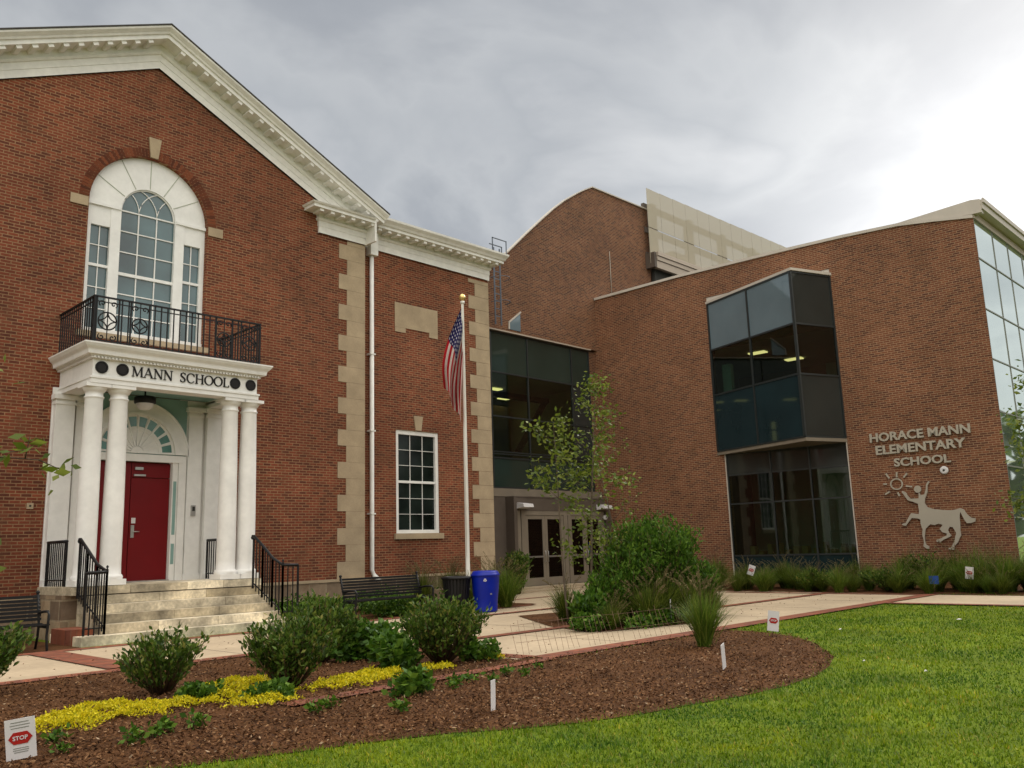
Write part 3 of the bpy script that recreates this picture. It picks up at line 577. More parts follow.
m = MB(); m.box(8.0, 8.26, YG + 0.0, YG + 0.045, 3.30, 3.34); m.box(8.02, 8.2, YG + 0.0, YG + 0.045, 3.44, 3.5); build('door_closer', m, 'steel', dr)
m = MB(); m.box(DX0, DX1, YG - 0.1, YG + 0.2, 0.98, 1.018); build('threshold', m, 'steel', old)
m = MB(); m.box(DX1 + 0.025, DX1 + 0.095, YB - 0.026, YB - 0.021, 2.0, 3.2); m.box(DX1 + 0.025, DX1 + 0.095, YB - 0.026, YB - 0.021, 1.35, 1.8); build('sidelight', m, 'teal', old)
m = MB(); m.box(9.27, 9.37, YB - 0.12, YB - 0.08, 2.42, 2.66); ic = build('intercom', m, 'steel', old)
m = MB(); m.box(9.29, 9.35, YB - 0.126, YB - 0.121, 2.53, 2.63); build('intercom_screen', m, 'inner_dark', ic)
m = MB(); m.lathe(7.72, 18.45, [(0.02, 5.1), (0.02, 4.92), (0.20, 4.90), (0.22, 4.88), (0.22, 4.76), (0.19, 4.75)], 20); lp = build('ceiling_lamp', m, 'black_iron', por)
m = MB(); m.lathe(7.72, 18.45, [(0.18, 4.748), (0.17, 4.70), (0.11, 4.63), (0.02, 4.61)], 18); build('lamp_shade', m, 'sign_white', lp)
# serif lettering MANN SCHOOL from strokes
def serif_letters(word, x0, x1, zb, hgt, y):
    out = MB(); T, t_ = 0.145, 0.06                          # thick and thin strokes (of letter height)
    def st(a, b, w, ox): out.bar((ox + a[0] * hgt, y - 0.012, zb + a[1] * hgt), (ox + b[0] * hgt, y - 0.012, zb + b[1] * hgt), w * hgt, 0.024, up=(0, 1, 0))
    def sf(x, z, ox, w=0.26): st((x - w / 2, z), (x + w / 2, z), 0.055, ox)
    def curve(pts, ws, ox):
        for (a, b, w) in zip(pts[:-1], pts[1:], ws):
            d = (b[0] - a[0], b[1] - a[1]); l = math.hypot(*d) or 1; e = 0.02; st((a[0] - d[0] / l * e, a[1] - d[1] / l * e), (b[0] + d[0] / l * e, b[1] + d[1] / l * e), w, ox)
    def oval(cx, a0, a1, ox, rx=0.42):
        n = 20; an = [R(a0 + (a1 - a0) * i / n) for i in range(n + 1)]
        pts = [(cx + rx * math.cos(a), 0.5 + 0.49 * math.sin(a)) for a in an]; curve(pts, [t_ + (T - t_) * abs(math.cos((an[i] + an[i + 1]) / 2)) ** 1.3 for i in range(n)], ox)
    wid = {'M': 1.12, 'A': 0.95, 'N': 0.95, 'S': 0.62, 'C': 0.86, 'H': 0.95, 'O': 0.98, 'L': 0.74, ' ': 0.6}
    gap = 0.17; tot = sum(wid[c] + gap for c in word) - gap; sc = (x1 - x0) / (tot * hgt)
    cx = x0
    for c in word:
        ox = cx + 0.02
        if c == 'M': st((0.12, 0), (0.14, 1), t_, ox); st((0.14, 1), (0.54, 0.04), T, ox); st((0.54, 0.04), (0.92, 1), t_, ox); st((0.94, 1), (0.97, 0), T, ox); sf(0.12, 0.02, ox); sf(0.97, 0.02, ox); sf(0.08, 0.98, ox, 0.2); sf(0.98, 0.98, ox, 0.2)
        if c == 'A': st((0.08, 0), (0.46, 1), t_, ox); st((0.44, 1), (0.84, 0), T, ox); st((0.22, 0.34), (0.68, 0.34), 0.06, ox); sf(0.08, 0.02, ox); sf(0.84, 0.02, ox)
        if c == 'N': st((0.13, 0), (0.13, 1), t_, ox); st((0.11, 1), (0.80, 0), T, ox); st((0.80, 0), (0.80, 1), t_, ox); sf(0.13, 0.02, ox); sf(0.08, 0.98, ox, 0.2); sf(0.80, 0.98, ox)
        if c == 'H': st((0.15, 0), (0.15, 1), T, ox); st((0.78, 0), (0.78, 1), T, ox); st((0.15, 0.52), (0.78, 0.52), 0.06, ox); [sf(a, b, ox, 0.3) for a in (0.15, 0.78) for b in (0.02, 0.98)]
        if c == 'L': st((0.16, 0), (0.16, 1), T, ox); sf(0.16, 0.98, ox, 0.3); st((0.03, 0.025), (0.64, 0.025), 0.055, ox); st((0.63, 0.0), (0.67, 0.22), 0.06, ox)
        if c == 'O': oval(0.48, 0, 360, ox, 0.44)
        if c == 'C': oval(0.46, 42, 318, ox, 0.42); st((0.79, 0.66), (0.79, 0.94), 0.05, ox)
        if c == 'S':
            p = [(0.54, 0.80), (0.45, 0.94), (0.30, 0.98), (0.14, 0.90), (0.09, 0.75), (0.16, 0.60), (0.32, 0.50), (0.47, 0.39), (0.54, 0.25), (0.48, 0.09), (0.31, 0.02), (0.15, 0.06), (0.06, 0.20)]
            curve(p, [0.06, 0.07, 0.08, 0.11, 0.14, T, T, T, 0.14, 0.10, 0.08, 0.07], ox); st((0.55, 0.74), (0.55, 0.96), 0.05, ox); st((0.06, 0.04), (0.06, 0.26), 0.05, ox)
        cx += (wid[c] + gap) * hgt * sc
    return out
build('lettering', serif_letters('MANN SCHOOL', 7.08, 9.21, 5.155, 0.205, YF), 'black_letter', por, fix=False)
for x in (6.50, 6.91, 9.38, 9.76):
    m = MB(); n = 28; m.prism([(math.cos(2 * math.pi * i / n), math.sin(2 * math.pi * i / n)) for i in range(n)], lambda a, b: (x + 0.125 * a, YF + 0.01, 5.262 + 0.125 * b), lambda a, b: (x + 0.125 * a, YF - 0.02, 5.262 + 0.125 * b)); md = build('medallion', m, 'black_letter', por)
    m = MB(); m.tube([(x + 0.095 * math.cos(a), YF - 0.022, 5.262 + 0.095 * math.sin(a)) for a in np.linspace(0, 2 * math.pi, 25)], 0.008, 4); build('medallion_rim', m, 'black_iron', md)
# platform and steps
m = MB()
for k in range(5):
    y0 = 16.35 + 0.30 * k; xa, xb = (5.93, 10.45) if k == 0 else (6.38, 10.08)
    xs = [xa]
    random.seed(50 + k)
    while xs[-1] < xb - 1.3: xs.append(xs[-1] + random.uniform(0.9, 1.5))
    xs.append(xb)
    for a, b in zip(xs[:-1], xs[1:]): m.box(a + 0.004, b - 0.004, y0 + random.uniform(0, 0.012), 17.9, 0.165 * k + (0.002 if k else 0), 0.165 * (k + 1) - random.uniform(0, 0.006))
for a, b in ((6.15, 7.25), (7.26, 8.4), (8.41, 9.2), (9.21, 10.1)): m.box(a, b, 17.58, YG - 0.06, 0.842, 0.99)
mm_ = M_['step_stone']; t = mm_.node_tree; pb = [q for q in t.nodes if q.type == 'BSDF_PRINCIPLED'][0]; src = pb.inputs['Base Color'].links[0].from_socket
g = N(t, 'ShaderNodeNewGeometry'); t.links.new(mixc(t, 1.0, src, ramp(t, g.outputs['Random Per Island'], [(0, (0.62, 0.58, 0.50)), (0.5, (1, 0.98, 0.94)), (1, (1.25, 1.24, 1.2))]), 'MULTIPLY'), pb.inputs['Base Color'])
build('steps', m, 'step_stone', old)
m = MB(); m.box(5.82, 6.28, 16.75, 17.5, 0, 0.28); build('brick_kerb_block', m, 'paver', old)

# railings
def rail(pts, base, nper, parent, name='stair_railing', knob=True, lower=0.12):
    m = MB(); pts = [Vector(p) for p in pts]
    m.tube(pts, 0.03, 8)
    L = sum((b - a).length for a, b in zip(pts[:-1], pts[1:])); tot = 0
    for a, b in zip(pts[:-1], pts[1:]):
        l = (b - a).length; n = max(1, int(round(l / nper)))
        for i in range(n + 1):
            p = a.lerp(b, i / n); zb = base(p); w = 0.034 if i in (0, n) else 0.019
            m.box(p.x - w / 2, p.x + w / 2, p.y - w / 2, p.y + w / 2, zb, p.z)
    # bottom rail
    low = [Vector((p.x, p.y, base(p) + lower)) for p in pts]
    m.tube(low, 0.014, 6)
    if knob:
        e = pts[-1]; m.lathe(pts[-2].x, pts[-2].y, [(0.016, pts[-2].z), (0.03, pts[-2].z + 0.03), (0.012, pts[-2].z + 0.06), (0.028, pts[-2].z + 0.09), (0.003, pts[-2].z + 0.12)], 8)
        s = pts[0]; m.tube([(s.x, s.y, s.z), (s.x, s.y + 0.06, s.z + 0.005), (s.x, s.y + 0.09, s.z - 0.04), (s.x, s.y + 0.06, s.z - 0.06)], 0.022, 8)
    return build(name, m, 'black_iron', parent)
def stepz(p):
    k = (p.y - 16.35) / 0.30
    return max(0.0, min(0.99, 0.165 * (math.floor(k) + 1))) if p.y >= 16.35 else 0.165
def slope_base(p): return max(0.18, min(0.99, 0.18 + (p.y - 16.42) * 0.62))
def inner(a, b, n): return [a + (b - a) * i / n for i in range(n + 1)]
lc = [(6.20, 17.40, 1.88), (6.24, 17.1, 1.66), (6.29, 16.75, 1.40), (6.34, 16.42, 1.27), (5.98, 16.40, 1.26)]
rail(lc, slope_base, 0.10, old); rail([(9.78, 17.40, 1.90), (9.83, 17.1, 1.68), (9.88, 16.78, 1.42), (9.93, 16.45, 1.27), (10.28, 16.43, 1.26)], slope_base, 0.11, old)
for xx in (6.22, 9.62):
    rail([(xx, 19.2, 1.86), (xx, 18.15, 1.86)], lambda p: 1.0, 0.11, old, 'side_railing', False)
# balcony railing
bal = MB(); bz0, bz1 = 5.73, 6.68; bx0, bx1, by = 6.26, 9.90, 17.57
def scroll(mb, x0, x1, yy):
    cxm, w = (x0 + x1) / 2, (x1 - x0) / 2
    for z in (bz0 + 0.36, ): pass
    zc = (bz0 + bz1) / 2 - 0.01; r = w * 0.82
    mb.tube([(cxm + r * math.cos(a), yy, zc + r * math.sin(a)) for a in np.linspace(0, 2 * math.pi, 21)], 0.016, 5)
    for q in range(4):                                     # four inner arcs making the curved diamond
        qa = q * math.pi / 2 + math.pi / 4; ox, oz = cxm + r * 1.414 * math.cos(qa), zc + r * 1.414 * math.sin(qa)
        mb.tube([(ox + r * math.cos(a), yy, oz + r * math.sin(a)) for a in np.linspace(qa + math.pi - math.pi / 4, qa + math.pi + math.pi / 4, 7)], 0.014, 5)
    for sx in (-1, 1):
        for zt, sz in ((bz1 - 0.13, 1), (bz0 + 0.13, -1)):
            mb.tube([(cxm + sx * (w * 0.5 + 0.075 * (1 - k / 14) * math.cos(k * 0.6 - 1)), yy, zt + sz * 0.065 * (1 - k / 16) * math.sin(k * 0.6 - 1)) for k in range(13)], 0.014, 5)
    mb.box(cxm - 0.008, cxm + 0.008, yy - 0.008, yy + 0.008, bz0 + 0.05, bz1)
for x0, x1, y0, y1 in ((bx0, bx1, by, by), (bx0, bx0, by, YG), (bx1, bx1, by, YG)):
    bal.bar((x0, y0, bz1), (x1, y1, bz1), 0.05, 0.03); bal.bar((x0, y0, bz0 + 0.05), (x1, y1, bz0 + 0.05), 0.025); bal.bar((x0, y0, bz1 - 0.10), (x1, y1, bz1 - 0.10), 0.02)
SC = [(6.30, 6.74), (6.98, 7.36), (8.84, 9.22), (9.44, 9.84)]
x = bx0
while x < bx1 + 0.01:
    if not any(a + 0.02 < x < b - 0.02 for a, b in SC): bal.box(x - 0.011, x + 0.011, by - 0.011, by + 0.011, bz0, bz1)
    x += 0.135
for a, b in SC:
    scroll(bal, a, b, by)
    for xx in (a, b): bal.box(xx - 0.014, xx + 0.014, by - 0.014, by + 0.014, bz0 - 0.01, bz1)
y = by + 0.12
while y < YG: [bal.box(xx - 0.011, xx + 0.011, y - 0.011, y + 0.011, bz0, bz1) for xx in (bx0, bx1)]; y += 0.125
for xx in (bx0, bx1): bal.box(xx - 0.02, xx + 0.02, by - 0.02, by + 0.02, bz0 - 0.01, bz1 + 0.02)
build('balcony_railing', bal, 'black_iron', old, fix=False)
# small wall fittings
m = MB(); m.box(5.86, 5.98, YG - 0.03, YG, 2.55, 2.67); wf = build('wall_vent', m, 'limestone', old); m = MB(); m.box(5.90, 5.94, YG - 0.034, YG - 0.03, 2.59, 2.63); build('vent_hole', m, 'inner_dark', wf)

# ================================================================== MODERN SCHOOL
new = thing('modern_school_building', 'modern brown brick school wing with glass bay, glazed link and tall curved-roof block', 'building', tuple(P0))
top = [(0, 11.02), (1.2, 11.22), (2.2, 11.36), (4.0, 11.45), (6, 11.50), (10.5, 11.55), (14.39, 11.49)]
def topz(t): return float(np.interp(t, [a for a, b in top], [b for a, b in top]))
BT0, BT1, BZ1 = 4.57, 9.27, 10.5                           # opening: bay above, window below
m = MB(tw)
def nwall(t0, t1, z0, z1=None):
    n = max(1, int((t1 - t0) / 1.0)); ts = [t0 + (t1 - t0) * i / n for i in range(n + 1)]
    for a, b in zip(ts[:-1], ts[1:]): m.add([(a, 0, z0), (b, 0, z0), (b, 0, z1 if z1 else topz(b)), (a, 0, z1 if z1 else topz(a))], [(0, 1, 2, 3)])
nwall(0, BT0, 0); nwall(BT1, 15.2, 0); nwall(BT0, BT1, BZ1)
m.add([(BT1, 0, 0), (BT1, 0, 4.66), (8.97, 0, 4.66), (8.97, 0, 0)], [(0, 1, 2, 3)])
for t_, za, zb in ((BT0, 0, BZ1), (8.97, 0, 4.66), (BT1, 4.66, BZ1)): m.add([(t_, 0, za), (t_, -0.35, za), (t_, -0.35, zb), (t_, 0, zb)], [(0, 1, 2, 3)])
build('wall', m, 'brick_new', new, fix=False)
m = MB(tw); tt = [a for a, b in top]
for (a, za), (b, zb) in zip(top[:-1], top[1:]):
    m.add([(a, 0.05, za), (b, 0.05, zb), (b, 0.05, zb + 0.1), (a, 0.05, za + 0.1), (a, -0.35, za), (b, -0.35, zb), (b, -0.35, zb + 0.1), (a, -0.35, za + 0.1)], [(0, 1, 2, 3), (3, 2, 6, 7), (4, 7, 6, 5), (0, 4, 5, 1)])
build('coping', m, 'coping', new)
m = MB(); m.add([tw(0.5, -0.4, 10.9), tw(14.4, -0.4, 11.2), (44, 21.8, 11.2), (44, 7.9, 10.9)], [(0, 1, 2, 3)]); build('flat_roof', m, 'slate', new)
m = MB(); m.box(43.9, 44, 7.5, 21.8, 0, 11); m.box(27.7, 44, 29.9, 30, 0, 9.5); build('rear_wall', m, 'brick_new', new)
# rising roof edge over the glass side
m = MB(); 
wedge = [(2.5, 11.45), (0, 11.14), (-0.25, 11.14), (-0.25, 11.56), (0, 11.60)]
m.prism(wedge, lambda t_, z: tw(t_, 0.03, z), lambda t_, z: tw(t_, -0.25, z))
m.box(28.32, 44, 7.12, 7.40, 11.26, 11.56); m.box(28.32, 44, 7.07, 7.12, 11.46, 11.60)
re = build('roof_edge', m, 'coping', new)
m = MB(); m.box(28.28, 44, 7.38, 7.52, 11.02, 11.28); build('trim_band', m, 'beige_metal', new)
m = MB()
zs = [0.05, 1.9, 3.4, 5.0, 6.6, 8.15, 9.76, 11.02]; xs = [28.30, 30.15, 31.8, 33.5, 35.2, 37, 39, 41, 44]
gs = MB()
for a, b in zip(xs[:-1], xs[1:]):
    for c, d in zip(zs[:-1], zs[1:]): gs.box(a + 0.02, b - 0.02, 7.43, 7.45, c + 0.02, d - 0.02)
for x in xs: m.box(x - 0.012, x + 0.012, 7.41, 7.52, 0, 11.02)
for z in zs: m.box(28.33, 44, 7.405, 7.515, z - 0.018, z + 0.018)
gw_ = build('glass_wall', m, 'mull_light', new); build('pane', gs, 'glass_side', gw_)

# generic glazed screen between two plan points
def glazed(name, a, b, zrows, scols, mats, parent, mull='mullion', w=0.05, outw=0.05):
    tf, L = frame2(a, b); ss = [L * q for q in scols]; m = MB(tf)
    for s in ss: m.box(s - w / 2, s + w / 2, -0.04, outw, zrows[0], zrows[-1])
    for z in zrows: m.box(0, L, -0.035, outw - 0.01, z - w / 2, z + w / 2)
    fr = build(name, m, mull, parent)
    for r in range(len(zrows) - 1):
        for c in range(len(ss) - 1):
            mm = mats[r][c] if isinstance(mats[r], (list, tuple)) else mats[r]
            if mm is None: continue
            g = MB(tf); g.box(ss[c] + w / 2, ss[c + 1] - w / 2, -0.01, 0.01, zrows[r] + w / 2, zrows[r + 1] - w / 2); build('pane', g, mm, fr)
    return fr
# projecting bay
A_ = tw(BT1 - 0.05, 0, 0)[:2]; B_ = (26.45, 12.62); C_ = tw(BT0 + 0.03, 0, 0)[:2]
bz = [4.70, 6.76, 8.45, 10.22]
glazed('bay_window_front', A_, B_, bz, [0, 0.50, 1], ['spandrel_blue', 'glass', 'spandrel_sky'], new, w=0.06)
glazed('bay_window_side', B_, C_, bz, [0, 1], ['spandrel_dark', 'glass', 'spandrel_dark'], new, w=0.06)
def off(p, d): # push outwards a little
    return p
for z0, z1, nm, mt, ex_ in ((10.25, 10.34, 'bay_top', 'coping', 0.06), (4.56, 4.67, 'bay_soffit', 'bronze', 0.04)):
    m = MB(); cxx, cyy = (A_[0] + B_[0] + C_[0]) / 3, (A_[1] + B_[1] + C_[1]) / 3
    poly = [(p[0] + (p[0] - cxx) * ex_, p[1] + (p[1] - cyy) * ex_) for p in (A_, B_, C_)]
    m.prism(poly, lambda a, b: (a, b, z0), lambda a, b: (a, b, z1)); build(nm, m, mt, new)
m = MB(tw); m.box(BT0, BT1, -0.12, -0.02, 10.342, 10.5); build('header_panel', m, 'coping', new)
# lower window
glazed('ground_floor_window', tw(8.95, -0.06, 0)[:2], tw(4.59, -0.06, 0)[:2], [0.05, 0.97, 2.78, 3.80, 4.56], [0, 0.38, 0.70, 1], ['spandrel_blue', 'glass_green', 'glass_green', 'spandrel_dark'], new, w=0.05)
for t_ in (8.955, 4.555): m = MB(tw); m.box(t_, t_ + 0.03, -0.1, 0.03, 0, 4.56); build('window_trim', m, 'coping', new)
# rooms behind
def room(t0, t1, n0, z0, z1, wall, back, name='interior', n1=-0.4):
    m = MB(tw)
    m.add([(t0, n1, z0), (t1, n1, z0), (t1, n0, z0), (t0, n0, z0), (t0, n1, z1), (t1, n1, z1), (t1, n0, z1), (t0, n0, z1)], [(0, 1, 2, 3), (4, 7, 6, 5), (1, 2, 6, 5), (0, 4, 7, 3)])
    o = build(name, m, wall, new, fix=False)
    b = MB(tw); b.box(t0, t1, n0 - 0.1, n0, z0, z1); build('back_wall', b, back, o); return o
r1 = room(3.2, 11.2, -6.0, 4.72, 8.46, 'inner_wall', 'inner_brown', n1=-0.05)
m = MB(tw); m.box(8.85, 9.2, -0.9, -0.7, 4.75, 8.0); build('mint_panel', m, 'inner_mint', r1); m = MB(tw); m.box(5.0, 6.2, -3.2, -3.1, 7.1, 7.9); build('mint_panel', m, 'inner_mint', r1)
for t_, n_0 in ((8.45, -1.5), (8.0, -3.7)):
    m = MB(tw); m.box(t_ - 0.6, t_ + 0.05, n_0 - 0.32, n_0, 8.41, 8.45); build('ceiling_light', m, 'lit_panel', new)
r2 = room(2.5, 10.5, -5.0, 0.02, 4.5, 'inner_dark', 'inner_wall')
m = MB(tw); m.box(4.9, 6.9, -3.2, -3.0, 0.1, 4.0); build('inner_partition', m, 'inner_wall', r2)
m = MB(tw)
random.seed(3)
for k in range(12): a = 4.8 + k * 0.32; m.box(a, a + random.uniform(0.08, 0.2), -0.7, -0.4, 1.0, 1.0 + random.uniform(0.1, 0.42))
m.box(4.7, 8.8, -0.9, -0.35, 0.93, 0.99)
build('window_shelf', m, 'inner_brown', r2)
for t_ in (5.0, 6.9, 8.2): m = MB(tw); m.box(t_ - 0.4, t_ + 0.4, -2.2, -1.9, 4.42, 4.46); build('ceiling_light', m, emit('lit_tube', (1, 0.9, 0.7), 1.2), new)
# tall block with curved roofline
YT = 21.8
tall = [(19.5, 9.8), (21.4, 11.45), (22.69, 12.62), (23.55, 13.42), (24.55, 14.31), (25.21, 14.88), (25.92, 15.43), (26.82, 16.02), (27.3, 16.3), (27.78, 16.55), (31.8, 16.6)]
m = MB()
for (a, za), (b, zb) in zip(tall[:-1], tall[1:]): m.add([(a, YT, 9.345), (b, YT, 9.345), (b, YT, zb), (a, YT, za)], [(0, 1, 2, 3)])
m.add([(31.8, YT, 9.345), (31.8, 30, 9.345), (31.8, 30, 9.6), (31.8, YT, 16.6)], [(0, 1, 2, 3)]); m.add([(19.5, YT, 9.345), (19.5, 30, 9.345), (19.5, 30, 9.6), (19.5, YT, 9.8)], [(0, 1, 2, 3)])
m.add([(27.6, YT, 0), (31.8, YT, 0), (31.8, YT, 9.345), (27.6, YT, 9.345)], [(0, 1, 2, 3)])
tb = build('tall_block_wall', m, 'brick_tall', new, fix=False)
m = MB()
for (a, za), (b, zb) in zip(tall[:-1], tall[1:]):
    m.add([(a, YT - 0.06, za), (b, YT - 0.06, zb), (b, YT - 0.06, zb + 0.05), (a, YT - 0.06, za + 0.05), (a, YT + 0.12, za), (b, YT + 0.12, zb), (b, YT + 0.12, zb + 0.05), (a, YT + 0.12, za + 0.05)], [(0, 1, 2, 3), (3, 2, 6, 7), (0, 4, 5, 1)])
    m.add([(a, YT + 0.12, za), (b, YT + 0.12, zb), (b, 30, 9.6), (a, 30, 9.6)], [(0, 1, 2, 3)])
build('roof', m, 'coping', new)
m = MB(); m.tube([(28.75, YT - 0.04, 11.5), (28.75, YT - 0.04, 13.9)], 0.014, 6); build('conduit', m, 'letter', new)
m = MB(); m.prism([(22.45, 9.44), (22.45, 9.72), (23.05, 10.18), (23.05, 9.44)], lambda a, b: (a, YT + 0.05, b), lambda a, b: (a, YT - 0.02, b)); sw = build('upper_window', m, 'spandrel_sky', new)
m = MB(); m.bar((22.42, YT - 0.03, 9.7), (23.07, YT - 0.03, 10.2), 0.05, 0.05, up=(0, 1, 0)); m.box(22.40, 22.45, YT - 0.05, YT, 9.44, 9.72); build('frame', m, 'coping', sw)
m = MB()                                                   # roof ladder with its hoops
for x in (21.42, 21.72): m.box(x - 0.02, x + 0.02, YT - 0.35, YT - 0.31, 9.4, 12.3)
z = 9.7
while z < 12.2: m.box(21.42, 21.72, YT - 0.34, YT - 0.32, z, z + 0.03); z += 0.28
for z in (10.2, 11.1): m.tube([(21.57 + 0.36 * math.cos(a), YT - 0.35 - 0.5 * math.sin(a), z) for a in np.linspace(0, math.pi, 9)], 0.014, 5)
m.box(21.35, 22.0, YT - 0.2, YT - 0.17, 12.45, 12.48); m.box(21.97, 22.0, YT - 0.2, YT - 0.17, 12.0, 12.48); m.box(21.6, 22.35, YT - 0.1, YT - 0.07, 12.78, 12.81); m.box(22.32, 22.35, YT - 0.1, YT - 0.07, 12.2, 12.81); m.box(21.6, 21.63, YT - 0.1, YT - 0.07, 12.1, 12.81)
M_['blue_steel'] = plain('grey_blue_steel', (0.10, 0.12, 0.15), 0.5, 0.4)
build('roof_ladder', m, 'blue_steel', new)
# rooftop screen of perforated panels, with the steel behind it
m, t, o = new_mat('perforated_panel'); b = pbsdf(t, 0.55, 0.3); b.inputs['Base Color'].default_value = (0.50, 0.445, 0.335, 1)
tr = N(t, 'ShaderNodeBsdfTransparent'); mx = N(t, 'ShaderNodeMixShader'); mx.inputs[0].default_value = 0.36
t.links.new(b.outputs[0], mx.inputs[1]); t.links.new(tr.outputs[0], mx.inputs[2]); t.links.new(mx.outputs[0], o.inputs[0]); M_['perf'] = m
scr = thing('rooftop_screen', 'beige perforated metal panel screen standing on the roof of the modern wing', 'screen', (31.4, 21.5, 13.9))
x = 31.42; w_ = 1.06; YS = 21.5
while x < 51:
    for z0, z1 in ((13.9, 15.60), (15.64, 17.5 + 0.022 * (x - 31.4))):
        m = MB(); m.box(x + 0.014, x + w_ - 0.014, YS, YS + 0.02, z0, z1); build('panel', m, 'perf', scr)
    x += w_
m = MB()
for k, x in enumerate(np.arange(32.3, 51, 3.1)): m.box(x, x + 0.35, YS + 0.35, YS + 0.7, 12, 17.1)
for z in (14.4, 15.6, 16.75): m.box(31.5, 51, YS + 0.25, YS + 0.4, z - 0.13, z + 0.13)
m.box(34.5, 36.5, YS + 0.8, YS + 2.2, 12, 15.4); m.box(38.0, 42.5, YS + 0.8, YS + 2.2, 12, 14.9)
build('support_frame', m, 'bronze_dark', scr)
m = MB(); m.box(31.9, 44, YS + 0.15, YS + 0.3, 10.8, 13.88); build('clerestory_wall', m, 'inner_dark', new)
m = MB(); m.box(31.62, 44, 21.3 - 0.0, 21.46, 13.69, 14.02); m.box(31.62, 44, 21.25, 21.46, 14.04, 14.22); m.box(31.62, 44, 21.2, 21.46, 14.24, 14.42); cn = build('canopy_fascia', m, 'beige_metal', new)
m = MB(); m.box(31.45, 31.61, 21.3, 21.9, 13.7, 14.4); m.box(31.62, 44, 21.47, 21.6, 13.72, 13.86); build('canopy_end', m, 'bronze_dark', cn)

# glazed link and vestibule
YL = 21.95
glazed('link_glazing', (19.5, YL), (27.15, YL), [3.60, 4.66, 6.16, 7.78, 9.27], [0, 0.27, 0.523, 0.856, 1], [['spandrel_green'] * 4, ['glass_green'] * 3 + ['spandrel_dark'], ['glass_green'] * 3 + ['spandrel_dark'], ['spandrel_green'] * 4], new, w=0.055)
m = MB(); m.box(27.16, 27.62, YL - 0.02, YL + 0.3, 3.2, 9.3); build('brick_pier', m, 'brick_tall', new)
glazed('link_rail', (19.5, YL - 0.02), (27.15, YL - 0.02), [4.80, 4.88], [0, 1], [None], new, w=0.04)
m = MB(); m.box(19.5, 27.15, YT + 0.01, YL + 0.05, 9.28, 9.32); build('soffit', m, 'bronze_dark', new)
m = MB(); m.box(19.5, 27.18, YT - 0.03, YT, 9.30, 9.345); build('soffit_trim', m, 'beige_metal', new)
m = MB(); m.box(19.5, 27.56, YL - 0.08, YL + 0.2, 3.29, 3.57); build('slab_band', m, 'bronze', new)
m = MB(); m.add([(19.5, YL + 0.2, 3.7), (27.6, YL + 0.2, 3.7), (27.6, 28, 3.7), (19.5, 28, 3.7), (19.5, YL + 0.2, 7.9), (27.6, YL + 0.2, 7.9), (27.6, 28, 7.9), (19.5, 28, 7.9)], [(0, 1, 2, 3), (4, 5, 6, 7), (1, 2, 6, 5), (2, 3, 7, 6), (0, 3, 7, 4)])
r3 = build('interior', m, 'inner_wall', new, fix=False)
m = MB(); m.box(22.2, 24.2, 25.5, 25.7, 3.8, 6.1); m.box(24.6, 27.2, 26.5, 26.7, 3.8, 7.6); build('inner_partition', m, 'inner_brown', r3)
m = MB(); m.bar((24.6, 23.6, 5.2), (27.3, 24.5, 7.6), 0.25, 0.12); m.bar((21.5, 24.5, 7.6), (27.4, 24.5, 7.6), 0.3, 0.2); build('inner_stair', m, 'inner_dark', r3)
for x, y, z in ((23.3, 24.2, 7.84), (24.3, 24.6, 7.84), (23.6, 26.8, 7.84), (26.2, 26.0, 7.84), (21.0, 24.0, 7.84)): m = MB(); m.box(x, x + 0.55, y, y + 0.3, z, z + 0.04); build('ceiling_light', m, 'lit_panel', new)
m = MB(); m.box(22.35, 22.5, 23.6, 23.7, 5.9, 6.75); build('pendant_light', m, 'lit_soft', new)
VX0, VX1, VY = 22.25, 27.58, 21.5
m = MB(); m.box(VX0 - 0.16, VX0, VY - 0.02, YL, 0, 3.28); vest = build('vestibule', m, 'bronze_dark', new)
m = MB(); m.box(19.5, VX0 - 0.17, YL - 0.06, YL - 0.01, 0, 3.285); build('side_panel', m, 'bronze_dark', vest)
m = MB(); m.box(VX1 - 0.32, VX1 - 0.03, VY, VY + 0.3, 0.0, 3.0); build('side_post', m, 'bronze_dark', vest)
m = MB(); m.box(VX0, VX1 - 0.32, VY + 0.02, VY + 0.14, 2.78, 3.24); m.box(VX0 + 0.001, VX1 - 0.3, VY + 0.0, YL - 0.1, 3.245, 3.285); build('canopy_panel', m, 'bronze_dark', vest)
m = MB()
for x in (VX0 + 0.003, 23.05 - 0.55, 24.78, 25.02, 26.98): m.box(x, x + 0.2, VY + 0.03, VY + 0.15, 0.14, 2.78)
m.box(22.5, 27.1, VY + 0.035, VY + 0.145, 2.62, 2.779); build('door_frame', m, 'bronze', vest)
def vdoor(x0, x1, hinge):
    m = MB(); y0, y1 = VY + 0.055, VY + 0.10; w = 0.13
    m.box(x0, x0 + w, y0, y1, 0.15, 2.61); m.box(x1 - w, x1, y0, y1, 0.15, 2.61); m.box(x0 + w, x1 - w, y0, y1, 2.48, 2.61); m.box(x0 + w, x1 - w, y0, y1, 0.15, 0.42)
    d = build('glass_door', m, 'bronze', vest, label=None)
    g = MB(); g.box(x0 + w, x1 - w, y0 + 0.02, y0 + 0.03, 0.42, 2.48)
    d2 = build('pane', g, 'door_glass', d)
    g = MB(); g.box(x0 + w, x1 - w, y0 - 0.01, y0 + 0.01, 1.12, 1.18)
    hx = x1 - w / 2 if hinge else x0 + w / 2
    g.tube([(hx, y0 - 0.01, 0.95), (hx, y0 - 0.06, 0.97), (hx, y0 - 0.06, 1.33), (hx, y0 - 0.01, 1.35)], 0.014, 6); build('handle', g, 'steel', d)
M_['door_glass'] = glass_mat('dark_door_glass', (0.30, 0.34, 0.30), 1.5)
